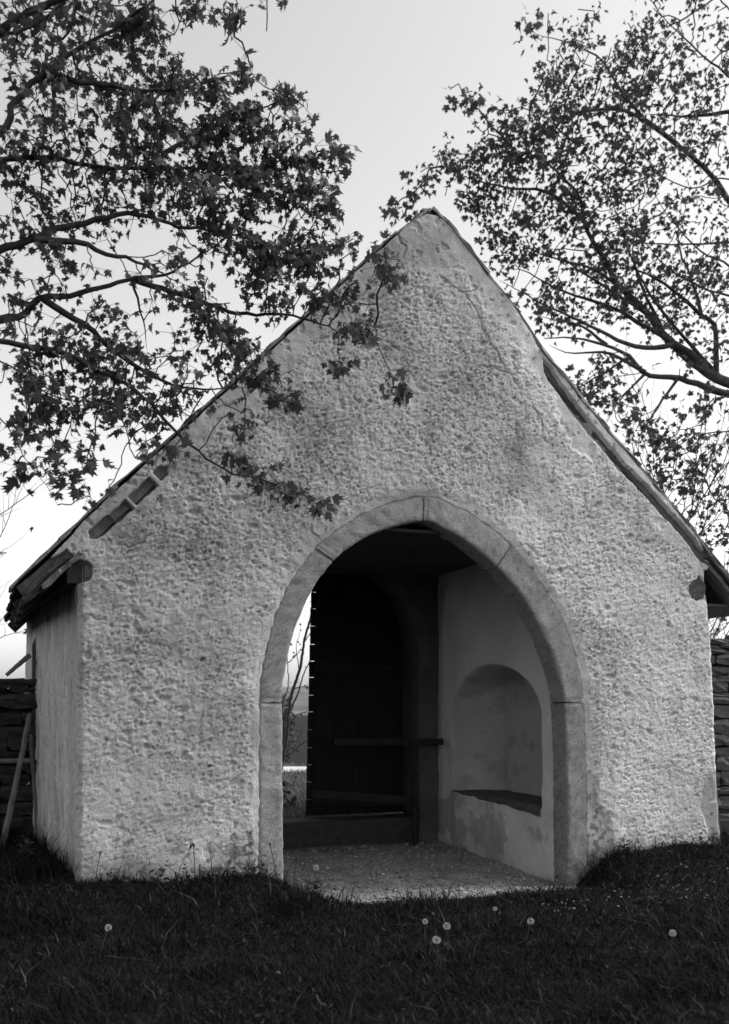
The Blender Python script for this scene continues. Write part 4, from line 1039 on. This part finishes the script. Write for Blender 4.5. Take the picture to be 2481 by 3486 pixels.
make_tree('maple tree with leafy boughs reaching over the left side of the gable', LEFT_TRUNK, 6.8, .20, LEFT_LIMBS, LEFT_CLUMPS, M['leafL'], M['bark'], 3, .075, .10, .0042, (3, 6), (.026, .066), .12, True)
make_tree('maple tree with bare forking limbs behind the right slope of the gable', RIGHT_TRUNK, 11.5, .30, RIGHT_LIMBS, RIGHT_CLUMPS, M['leafR'], M['bark2'], 5, .15, .2, .007, (4, 7), (.04, .085), .24, False)

def sapling(label, base, stems, seed, m, leafm, nleaf, leaf_size, r0, depth=3):
    """a few stems with alternating side twigs"""
    rng = np.random.default_rng(seed)
    root = empty('sapling', base); tag(root, label, 'sapling')
    E0, E1, Ra, Rb, tips = [], [], [], [], []
    def shoot(p, d, L, r, lev):
        n = max(3, int(L / .12)); q = np.array(p, float); d = np.array(d, float)
        for i in range(n):
            d = d + rng.normal(0, .10, 3) + np.array([0, 0, .05]); d /= np.linalg.norm(d)
            q2 = q + d * L / n
            E0.append(q); E1.append(q2); Ra.append(r * (1 - .75 * i / n)); Rb.append(r * (1 - .75 * (i + 1) / n))
            if lev > 0 and i > n * .15 and rng.random() < .55:
                sd_ = np.cross(d, rng.normal(0, 1, 3)); sd_ /= np.linalg.norm(sd_)
                shoot(q2, d * .75 + sd_ * .75, L * rng.uniform(.25, .5), r * .5 * (1 - .5 * i / n), lev - 1)
            q = q2
        tips.append(q)
    for (p, d, L) in stems:
        shoot(np.array(p) , d, L, r0, depth - 1)
    V, F = tube_edges(E0, E1, Ra, Rb, 5)
    link('stems', big_mesh('stems', V - np.array(base), F), m, root)
    T = np.array(tips)
    n = int(len(T) * nleaf)
    if n:
        P0 = T[rng.integers(0, len(T), n)] + rng.normal(0, .02, (n, 3))
        Fm = frames(rng.normal(0, 1, (n, 3)), rng); s_ = rng.uniform(*leaf_size, n)
        lv, lf = LEAVES[0]
        P = np.einsum('nij,vj->nvi', Fm * s_[:, None, None], lv) + P0[:, None, :] - np.array(base)
        tag(link('leaves', big_mesh('leaves', P.reshape(-1, 3), (lf[None] + (np.arange(n) * len(lv))[:, None, None]).reshape(-1, 3), smooth=False), leafm, root), kind='stuff')
    return root
SAP = [(0.035, [(3.2, 5.81, -0.2), (3.29, 5.75, 0.2), (3.42, 5.69, 0.88), (3.46, 5.65, 1.39), (3.51, 5.61, 1.69), (3.59, 5.56, 1.96), (3.63, 5.52, 2.23), (3.64, 5.5, 2.38), (3.69, 5.46, 2.59), (3.72, 5.42, 2.72), (3.73, 5.4, 2.89), (3.76, 5.37, 3.31), (3.85, 5.31, 3.89)]),
 (0.018, [(3.41, 5.73, 1.01), (3.51, 5.67, 1.43), (3.58, 5.63, 1.61), (3.67, 5.57, 1.94), (3.74, 5.52, 2.1), (3.83, 5.47, 2.33)]), (0.012, [(3.43, 5.72, 1.0), (3.52, 5.67, 1.25), (3.63, 5.61, 1.33), (3.73, 5.55, 1.37), (3.83, 5.49, 1.47)]),
 (0.016, [(3.27, 5.79, 0.33), (3.39, 5.72, 0.65), (3.53, 5.64, 0.78), (3.63, 5.58, 0.88), (3.7, 5.54, 0.93), (3.8, 5.48, 1.07)]), (0.008, [(3.54, 5.68, 0.79), (3.6, 5.64, 0.98), (3.64, 5.6, 1.12)]),
 (0.014, [(3.3, 5.77, 0.73), (3.39, 5.72, 1.49), (3.45, 5.67, 1.7), (3.44, 5.66, 2.08), (3.43, 5.64, 2.25), (3.46, 5.61, 2.59)]), (0.008, [(3.46, 5.71, 2.08), (3.57, 5.65, 2.2), (3.63, 5.61, 2.27)]),
 (0.01, [(3.2, 5.81, 0.0), (3.41, 5.71, 0.21), (3.52, 5.65, 0.3), (3.57, 5.61, 0.42), (3.7, 5.54, 0.52)]), (0.008, [(3.53, 5.69, 1.69), (3.65, 5.62, 1.73), (3.77, 5.56, 1.77)]), (0.01, [(3.68, 5.63, 2.39), (3.75, 5.58, 2.5), (3.81, 5.54, 2.63)]),
 (0.008, [(3.62, 5.65, 1.96), (3.57, 5.65, 2.33), (3.62, 5.61, 2.53), (3.63, 5.58, 2.66)])]
root = empty('sapling', (3.2, 5.81, 0)); tag(root, 'nearly bare sapling framed in the bright gap of the rear doorway', 'sapling')
rs = np.random.default_rng(21); lp_ = []
for q, (r0, P) in enumerate(SAP):
    C = resample(catmull(P, 6), .05) - np.array([3.2, 5.81, 0]); C += rs.normal(0, .004, C.shape)
    V, F = sweep(C, r0 * (1 - .7 * np.linspace(0, 1, len(C))), 7, q)
    link('stem', big_mesh('stem', V, F), M['sapbark'], root)
    for _ in range(5): lp_.append(C[rs.integers(len(C) // 2, len(C))] + rs.normal(0, .03, 3))
lp_ = np.array(lp_); n = len(lp_)
Fm = frames(rs.normal(0, 1, (n, 3)), rs); s_ = rs.uniform(.025, .05, n)
P = np.einsum('nij,vj->nvi', Fm * s_[:, None, None], LEAVES[0][0]) + lp_[:, None, :]
tag(link('leaves', big_mesh('leaves', P.reshape(-1, 3), (LEAVES[0][1][None] + (np.arange(n) * len(LEAVES[0][0]))[:, None, None]).reshape(-1, 3), smooth=False), M['leafR'], root), kind='stuff')
sapling('thin upright twiggy sapling behind the right stone wall', (8.6, 3.6, 0), [((8.6, 3.6, 0), (-.05, 0, 1), 5.4), ((8.75, 3.5, 0), (.04, 0, 1), 5.0), ((8.4, 3.7, 0), (-.12, .0, 1), 4.6), ((9.0, 3.6, 0), (.1, 0, 1), 5.2)], 12, M['bark2'], M['leafR'], 1.6, (.06, .10), .035)
sapling('small budding twigs rising behind the left stone wall', (-1.25, 4.6, 0), [((-1.25, 4.6, 0), (.02, 0, 1), 4.1), ((-1.35, 4.7, 0), (-.08, 0, 1), 3.9)], 15, M['bark2'], M['leafR'], .8, (.05, .09), .03)

# bushes beyond the rear doorway
def bush(label, c, rx, rz, n, seed):
    rng = np.random.default_rng(seed)
    root = empty('bush', c); tag(root, label, 'bush', 'bushes behind the gate')
    u_ = rng.normal(0, 1, (n, 3)); u_ /= np.linalg.norm(u_, axis=1, keepdims=True); u_ *= rng.random((n, 1)) ** .4
    u_ *= 1 + .35 * pn(u_[:, :1] * 2.5 + seed, u_[:, 2:] * 2.5, seed)
    P0 = u_ * np.array([rx, rx, rz]) + np.array([0, 0, rz * .85]); P0 = P0[P0[:, 2] > 0]; n = len(P0)
    Fm = frames(rng.normal(0, 1, (n, 3)), rng); s_ = rng.uniform(.06, .13, n)
    lv = np.array([(0, 0, 0), (.4, .5, .05), (0, 1, 0), (-.4, .5, .05)]); lf = np.array([(0, 1, 2, 3)])
    P = np.einsum('nij,vj->nvi', Fm * s_[:, None, None], lv) + P0[:, None, :]
    tag(link('foliage', big_mesh('foliage', P.reshape(-1, 3), (lf[None] + (np.arange(n) * 4)[:, None, None]).reshape(-1, 4), smooth=False), M['bush'], root), kind='stuff')
    E1 = P0[rng.integers(0, n, 14)] * .8; E0 = np.zeros_like(E1)
    V, F = tube_edges(E0, E1, np.full(14, .03), np.full(14, .008), 5)
    link('stems', big_mesh('stems', V, F), M['bark2'], root)
bush('dark rounded bush beyond the pale road, seen through the rear doorway', (6.25, 16.4, -.05), .45, 1.0, 1500, 4)
bush('low leafy bush on the bank just outside the rear doorway', (2.75, 5.0, -.05), .55, .25, 900, 6)

# ------------------------------------------------------------------ grass and weeds
def visible_xy(n, rng):
    """points in the wedge of ground in front of the gate, a margin wider than the frame"""
    Z = 4.6 + (11.5 - 4.6) * rng.random(n) ** .85
    cx = rng.uniform(-.70, .50, n) * Z
    X = CAM[0] + math.cos(YAW) * cx + math.sin(YAW) * Z; Y = CAM[1] - math.sin(YAW) * cx + math.cos(YAW) * Z
    return X, Y, Z
rng = np.random.default_rng(77)
X, Y, Z = visible_xy(170000, rng)
lipx = -.30 - .26 * np.exp(-((X - 3.35) / .75) ** 2) + .05 * pn(X * 3, X * 0, 8)
in_path = (X > 1.72) & (X < 4.80) & (Y > lipx + .03)
in_house = (Y > -.03) & (X > .0) & (X < 6.6) 
left_side = (X < -.02 - .07 * Y)
ok = ~in_path & ~in_house & (left_side | (Y < 0) | (X > 6.6)) & ~((Y > 3.0) & (X < 0))
worn_path = np.exp(-((Y + 1.25 - .10 * (X - 5)) / .28) ** 2) * sstep(3.6, 5, X)          # trodden strip right of the arch
ok &= rng.random(len(X)) > .5 * worn_path
X, Y, Z = X[ok], Y[ok], Z[ok]
n = len(X)
hgt = rng.gamma(3.2, .017, n) * (.75 + .7 * sstep(-.1, .5, pn(X * 1.3, Y * 1.3, 61))) 
near_wall = np.exp(-np.clip(-Y, 0, 9) / np.where(X > 4.8, .55, .30))
hgt *= 1 + np.where(X > 4.7, 1.1, 2.3) * near_wall * rng.random(n) ** 1.5
hgt *= .55 + .75 * sstep(-.35, .45, fbm(X * 2.6, Y * 2.6, 64, 3))
hgt *= 1 - .45 * np.exp(-((Y + 1.25 - .10 * (X - 5)) / .28) ** 2) * sstep(3.6, 5, X)
hgt *= 1 + .8 * sstep(-.1, -.8, X) * sstep(-1.5, 0, Y)
tall = rng.random(n) < .03
hgt = np.where(tall, hgt * 2.2 + .06, hgt)
hgt = np.clip(hgt, .02, .38)
wdt = rng.uniform(.0022, .0048, n) * (1 + .5 * (rng.random(n) < .1))
az = rng.uniform(0, 2 * math.pi, n) + .6 * pn(X * .9, Y * .9, 63)
lean = np.abs(rng.normal(0, .8, n)) + .35
gz = ground_h(X, Y) - .01
P = np.stack([X, Y, gz], -1)
hd = np.stack([np.cos(az), np.sin(az), np.zeros(n)], -1); sd2 = np.stack([-np.sin(az), np.cos(az), np.zeros(n)], -1)
def pt(t, w_): 
    c = P + hd * (hgt * lean * t ** 2)[:, None] + np.array([0, 0, 1.]) * (hgt * t * (1 - .25 * lean * t))[:, None]
    return c - sd2 * (wdt * w_)[:, None], c + sd2 * (wdt * w_)[:, None]
a0, b0 = pt(0, 1); a1, b1 = pt(.5, .85); a2, b2 = pt(1, .12)
V = np.stack([a0, b0, a1, b1, a2, b2], 1).reshape(-1, 3)
bs = np.arange(n)[:, None] * 6
F = np.concatenate([bs + np.array([[0, 1, 3, 2]]), bs + np.array([[2, 3, 5, 4]])])
tag(link('grass', big_mesh('grass', V, F, smooth=False), M['grass']), 'dark uncut spring grass in front of the gatehouse', 'grass', kind='stuff')

# a second, shorter layer of blades closes the turf
rng = np.random.default_rng(83)
X, Y, Z = visible_xy(170000, rng)
lipx = -.30 - .26 * np.exp(-((X - 3.35) / .75) ** 2) + .05 * pn(X * 3, X * 0, 8)
ok = (Y < -.03) & ~((X > 1.72) & (X < 4.80) & (Y > lipx + .03))
X, Y = X[ok], Y[ok]; n = len(X)
az = rng.uniform(0, 2 * math.pi, n); hh_ = rng.uniform(.02, .06, n); ww_ = rng.uniform(.003, .006, n); le_ = rng.uniform(.2, 1.6, n)
P = np.stack([X, Y, ground_h(X, Y) - .004], -1); sd2 = np.stack([-np.sin(az), np.cos(az), np.zeros(n)], -1)
T = P + np.stack([np.cos(az) * le_ * hh_, np.sin(az) * le_ * hh_, hh_], -1)
V = np.stack([P - sd2 * ww_[:, None], P + sd2 * ww_[:, None], T], 1).reshape(-1, 3)
tag(link('short_grass', big_mesh('short_grass', V, np.arange(3 * n).reshape(-1, 3), smooth=False), M['grass']), 'short undergrowth of grass filling the turf', 'grass', kind='stuff')

# pale dry litter on the trodden strip right of the arch
n = 420
X = rng.uniform(3.4, 7.2, n); Y = -1.25 + .10 * (X - 5) + rng.normal(0, .26, n)
P = np.stack([X, Y, ground_h(X, Y) + rng.uniform(.015, .045, n)], -1)
Fl = frames(rng.normal(0, 1, (n, 3)) * np.array([1, 1, .3]), rng); sl = rng.uniform(.008, .028, n)
lvl = np.array([(-.35, 0, 0), (.35, 0, .1), (.25, 1, -.1), (-.2, .9, .15)])
M['litter'] = mat('dry_litter', .17, .5, 30, .95)
tag(link('dry_litter', big_mesh('dry_litter', (np.einsum('nij,vj->nvi', Fl * sl[:, None, None], lvl) + P[:, None, :]).reshape(-1, 3), np.arange(4 * n).reshape(-1, 4), smooth=False), M['litter']), 'pale dry litter on the trodden grass right of the archway', 'litter', kind='stuff')

# low broad-leaved herbs mixed into the turf
rng = np.random.default_rng(81)
hxx, hyy, hzz = visible_xy(9000, rng)
lipx = -.30 - .26 * np.exp(-((hxx - 3.35) / .75) ** 2)
okh = (hyy < -.04) & ~((hxx > 1.7) & (hxx < 4.8) & (hyy > lipx)) & (fbm(hxx * 1.7, hyy * 1.7, 65, 3) > .05)
hxx, hyy = hxx[okh], hyy[okh]; nh = len(hxx)
Ph = np.stack([hxx, hyy, ground_h(hxx, hyy) + rng.uniform(.01, .05, nh)], -1)
axh = rng.normal(0, 1, (nh, 3)); axh[:, 2] = np.abs(axh[:, 2]) * .5 + .1
Fh = frames(axh, rng); sh = rng.uniform(.02, .055, nh)
lvh = np.array([(0, 0, 0), (.22, .3, .06), (.20, .7, .04), (0, 1, -.1), (-.20, .7, .04), (-.22, .3, .06)]); lfh = np.array([(0, 1, 2, 3), (0, 3, 4, 5)])
Vh = np.einsum('nij,vj->nvi', Fh * sh[:, None, None], lvh) + Ph[:, None, :]
M['herb'] = leaf_mat('turf_herbs', .012, .003, .08, .05)
tag(link('turf_herbs', big_mesh('turf_herbs', Vh.reshape(-1, 3), (lfh[None] + (np.arange(nh) * 6)[:, None, None]).reshape(-1, 4), smooth=False), M['herb']), 'low broad-leaved herbs scattered through the dark grass', 'herbs', kind='stuff')

# grass on the bank behind the gate (seen through the gap)
rng = np.random.default_rng(78)
n = 16000
t_ = rng.uniform(12.7, 24, n); cx = rng.uniform(-.14, .02, n) * t_
X = CAM[0] + math.cos(YAW) * cx + math.sin(YAW) * t_; Y = CAM[1] - math.sin(YAW) * cx + math.cos(YAW) * t_
rd = (X - rc[0]) * fv[0] + (Y - rc[1]) * fv[1]
k_ = (Y > 3.8) & (np.abs(rd) > 1.0); X, Y = X[k_], Y[k_]; n = len(X)
hgt = rng.uniform(.05, .16, n); wdt = rng.uniform(.006, .012, n); az = rng.uniform(0, 6.28, n); lean = rng.uniform(.2, .9, n)
P = np.stack([X, Y, ground_h(X, Y)], -1)
hd = np.stack([np.cos(az), np.sin(az), np.zeros(n)], -1); sd2 = np.stack([-np.sin(az), np.cos(az), np.zeros(n)], -1)
a0, b0 = pt(0, 1); a1, b1 = pt(.5, .85); a2, b2 = pt(1, .12)
V = np.stack([a0, b0, a1, b1, a2, b2], 1).reshape(-1, 3); bs = np.arange(n)[:, None] * 6
F = np.concatenate([bs + np.array([[0, 1, 3, 2]]), bs + np.array([[2, 3, 5, 4]])])
M['grass2'] = leaf_mat('meadow_grass', .10, .04)
tag(link('meadow_grass', big_mesh('meadow_grass', V, F, smooth=False), M['grass2']), 'lighter meadow grass behind the rear doorway', 'grass', kind='stuff')

# pebbles on the passage floor
rng = np.random.default_rng(79)
n = 2600
px_, py_ = rng.uniform(1.8, 4.68, n), rng.uniform(-.45, 3.0, n)
sel = py_ > (-.30 - .26 * np.exp(-((px_ - 3.35) / .75) ** 2) + .05); px_, py_ = px_[sel], py_[sel]; n = len(px_)
oc = np.array([(1, 0, 0), (0, 1, 0), (-1, 0, 0), (0, -1, 0), (0, 0, .7), (0, 0, -.7)]); of = np.array([(0, 1, 4), (1, 2, 4), (2, 3, 4), (3, 0, 4), (1, 0, 5), (2, 1, 5), (3, 2, 5), (0, 3, 5)])
s_ = rng.gamma(3, .0035, n) + .003
V = (oc[None] * (1 + rng.normal(0, .18, (n, 6, 1)))) * s_[:, None, None] + np.stack([px_, py_, -.33 + .05 * sstep(0, 3.2, py_) + s_ * .2], -1)[:, None, :]
F = (of[None] + (np.arange(n) * 6)[:, None, None]).reshape(-1, 3)
tag(link('pebbles', big_mesh('pebbles', V.reshape(-1, 3), F, np.repeat(rng.uniform(.6, 1.6, n), 6)), M['gravel']), 'small pebbles on the gravel floor of the passage', 'pebbles', kind='stuff')

# dandelions
def stem_mesh(h, bend, r=.0035, k=6, n=8):
    V, F = [], []
    for i in range(n):
        t = i / (n - 1)
        for j in range(k):
            q = 2 * math.pi * j / k
            V.append((bend * t * t + r * math.cos(q), r * math.sin(q), h * t))
    for i in range(n - 1):
        for j in range(k): F.append((i * k + j, i * k + (j + 1) % k, (i + 1) * k + (j + 1) % k, (i + 1) * k + j))
    me = bpy.data.meshes.new('stem'); me.from_pydata(V, [], F); me.update(); return me
def clock_mesh(R, seed):
    """seed head: a ball of hair-fine parachutes round a small core"""
    rng = np.random.default_rng(seed)
    n = 150
    i = np.arange(n) + .5; ph = np.arccos(1 - 2 * i / n); th = math.pi * (1 + 5 ** .5) * i
    D = np.stack([np.cos(th) * np.sin(ph), np.sin(th) * np.sin(ph), np.cos(ph)], -1); D = D[D[:, 2] > -.88]; n = len(D)
    lost = rng.normal(0, 1, 3); lost /= np.linalg.norm(lost); keep_ = (D @ lost < .55 + .4 * rng.random()) | (rng.random(len(D)) < .3); D = D[keep_]
    D += rng.normal(0, .08, D.shape); D /= np.linalg.norm(D, axis=1, keepdims=True)
    a = np.cross(D, rng.normal(0, 1, D.shape)); a /= np.linalg.norm(a, axis=1, keepdims=True); b = np.cross(D, a)
    V, F = [], []
    for d, a_, b_ in zip(D, a, b):
        base = d * R * .62; c = d * R * rng.uniform(.93, 1.05)
        for q in range(3):
            t = q * 2.094; e = (a_ * math.cos(t) + b_ * math.sin(t)) * R * .16
            s = len(V); V += [tuple(base), tuple(c + e + np.cross(d, e) * .35), tuple(c + e - np.cross(d, e) * .35)]
            F.append((s, s + 1, s + 2))
    me = bpy.data.meshes.new('seed_head'); me.from_pydata(V, [], F); me.update()
    return me
def dandelion(name, label, x, y, h, R, bend, rz, head='clock', seed=0, group='dandelion seed heads'):
    z = float(ground_h(x, y))
    t = empty(name, (x, y, z)); t.rotation_euler = (0, 0, rz); tag(t, label, 'dandelion', group)
    link('stem', stem_mesh(h, bend), M['stalk'] if head == 'clock' else M['weed'], t)
    if head == 'clock':
        o = link('seed_head', clock_mesh(R * 1.2, seed), M['clock'], t); o.location = (bend, 0, h + R * .8)
    else:
        bm = bmesh.new(); bmesh.ops.create_icosphere(bm, subdivisions=2, radius=1)
        for v in bm.verts:
            f = 1 + .25 * max(0, v.co.z); v.co = Vector((v.co.x * R * .55 * f, v.co.y * R * .55 * f, v.co.z * R * 1.1))
        me = bpy.data.meshes.new('bud'); bm.to_mesh(me); bm.free()
        o = link('bud', me, M['weed'], t); o.location = (bend, 0, h + R * .8); o.rotation_euler = (0, .4 * (1 if bend > 0 else -1), 0)
    return t
DND = [('dandelion clock alone in the grass below the left wall corner', .02, -1.62, .17, .021, .05, .3),
       ('dandelion clock beside the left foot of the arch', 1.93, -.38, .24, .022, .03, .2),
       ('smaller left one of three clustered dandelion clocks before the archway', 2.20, -2.16, .15, .017, .02, 1),
       ('lowest and largest of three clustered dandelion clocks before the archway', 2.10, -2.60, .14, .023, .01, 2),
       ('right one of three clustered dandelion clocks before the archway', 2.33, -2.28, .14, .022, -.02, .5),
       ('dandelion clock in the grass in front of the right arch foot', 2.90, -2.38, .14, .021, .03, 0),
       ('small dandelion clock at the edge of the gravel path', 2.93, -1.82, .13, .014, .01, 0),
       ('dandelion clock far right in the grass below the right wall', 3.60, -3.08, .15, .020, .02, 0),
       ('tall dandelion clock standing against the left wall foot', 1.10, -.13, .30, .022, -.02, 0)]
for k, (lab, x, y, h, R, bd_, rz) in enumerate(DND):
    dandelion('dandelion', lab, x, y, h, R, bd_, rz, 'clock', 200 + k)
BUDS = [('closed dandelion stalk near the left wall corner', .12, -.18, .27, .016, .04),
        ('slanting closed dandelion stalk at the middle of the left wall foot', .80, -.14, .30, .018, .12),
        ('straight closed dandelion stalk at the left wall foot', .95, -.12, .33, .018, -.01),
        ('curved closed dandelion stalk near the left arch foot', 1.66, -.16, .36, .016, -.06),
        ('short closed dandelion stalk among leaves by the left arch foot', 1.78, -.30, .24, .018, .03)]
for k, (lab, x, y, h, R, bd_) in enumerate(BUDS):
    dandelion('dandelion_stalk', lab, x, y, h, R, bd_, .2, 'bud', 300 + k, 'closed dandelion stalks at the wall foot')

WEED_LEAF = []
for q in range(3):
    V, F = [], []
    m = 6
    for i in range(m):
        t = i / (m - 1); ww = .26 * math.sin(math.pi * (.06 + .92 * t)) ** .8 * (1 + .18 * (-1) ** i)
        V += [(-ww, t, .10 * ww - .25 * t * t * (q - .5)), (0, t, -.25 * t * t * (q - .5) - .04), (ww, t, .10 * ww - .25 * t * t * (q - .5))]
    for i in range(m - 1): F += [(i * 3, i * 3 + 1, i * 3 + 4, i * 3 + 3), (i * 3 + 1, i * 3 + 2, i * 3 + 5, i * 3 + 4)]
    me = bpy.data.meshes.new('leaf'); me.from_pydata(V, [], F); me.update(); me.materials.append(M['weed'])
    WEED_LEAF.append(me)
def weed(label, x, y, n, L, seed):
    """a clump of leafy stems"""
    r = np.random.default_rng(seed); z = float(ground_h(x, y))
    t = empty('weed', (x, y, z)); tag(t, label, 'weed', 'leafy weeds at the wall foot')
    for k in range(n):
        h = L * r.uniform(.45, 1.0); a_ = r.uniform(0, 6.28); le = abs(r.normal(0, .35)); b0 = np.array([r.normal(0, .05), r.normal(0, .025), -.01])
        ts = np.linspace(0, 1, 9)
        C = b0 + np.stack([np.cos(a_) * le * h * ts ** 1.6, np.sin(a_) * le * h * ts ** 1.6, h * ts * (1 - .2 * le * ts)], -1)
        V, F = sweep(C, .0028 * (1 - .6 * ts), 5, k)
        st_o = link('stem', big_mesh('stem', V, F), M['weed'], t)
        nl = int(r.integers(4, 8))
        for j in range(nl):
            u_ = (j + .6) / (nl + .2); c = C[int(u_ * 8)]
            s2 = L * .30 * (1 - .55 * u_) * r.uniform(.7, 1.2)
            d = np.array([[math.cos(a_ + j * 2.4), math.sin(a_ + j * 2.4), r.uniform(-.1, .8)]])
            Fm_ = frames(d, r)[0]
            mm = np.eye(4); mm[:3, :3] = Fm_ * s2; mm[:3, 3] = c
            o = link('leaf', WEED_LEAF[int(r.integers(0, 3))], None, t); o.matrix_local = Matrix(mm.tolist())
weed('tall leafy weed clump hugging the left foot of the arch', 1.58, -.16, 8, .30, 1)
weed('dark weed clump between the left arch foot and the gravel', 1.93, -.36, 8, .24, 2)
weed('small leafy weed halfway along the left wall foot', .90, -.14, 6, .22, 3)
weed('leafy weed at the left corner of the gatehouse', .32, -.13, 6, .20, 4)
weed('thin weed left of the arch, next to the tall dandelion clock', 1.25, -.13, 6, .22, 11)
weed('slender weed against the left wall, nearest the second dandelion stalk', .62, -.12, 5, .26, 12)
weed('ragged weed clump low on the wall left of the arch foot', 1.42, -.20, 8, .20, 13)
weed('weed clump at the right foot of the arch', 4.40, -.30, 7, .20, 5)
weed('tiny dark weed growing in the gravel before the arch', 3.78, -.40, 4, .08, 6)
weed('low leafy weed at the base of the right wall', 5.30, -.14, 7, .24, 7)
weed('leafy weed by the far right wall corner', 6.35, -.16, 7, .26, 8)
weed('bushy dark weed on the bank left of the gatehouse side wall', -.40, .7, 12, .36, 9)
weed('bushy weed under the leaning pole', -.75, 1.7, 12, .38, 10)
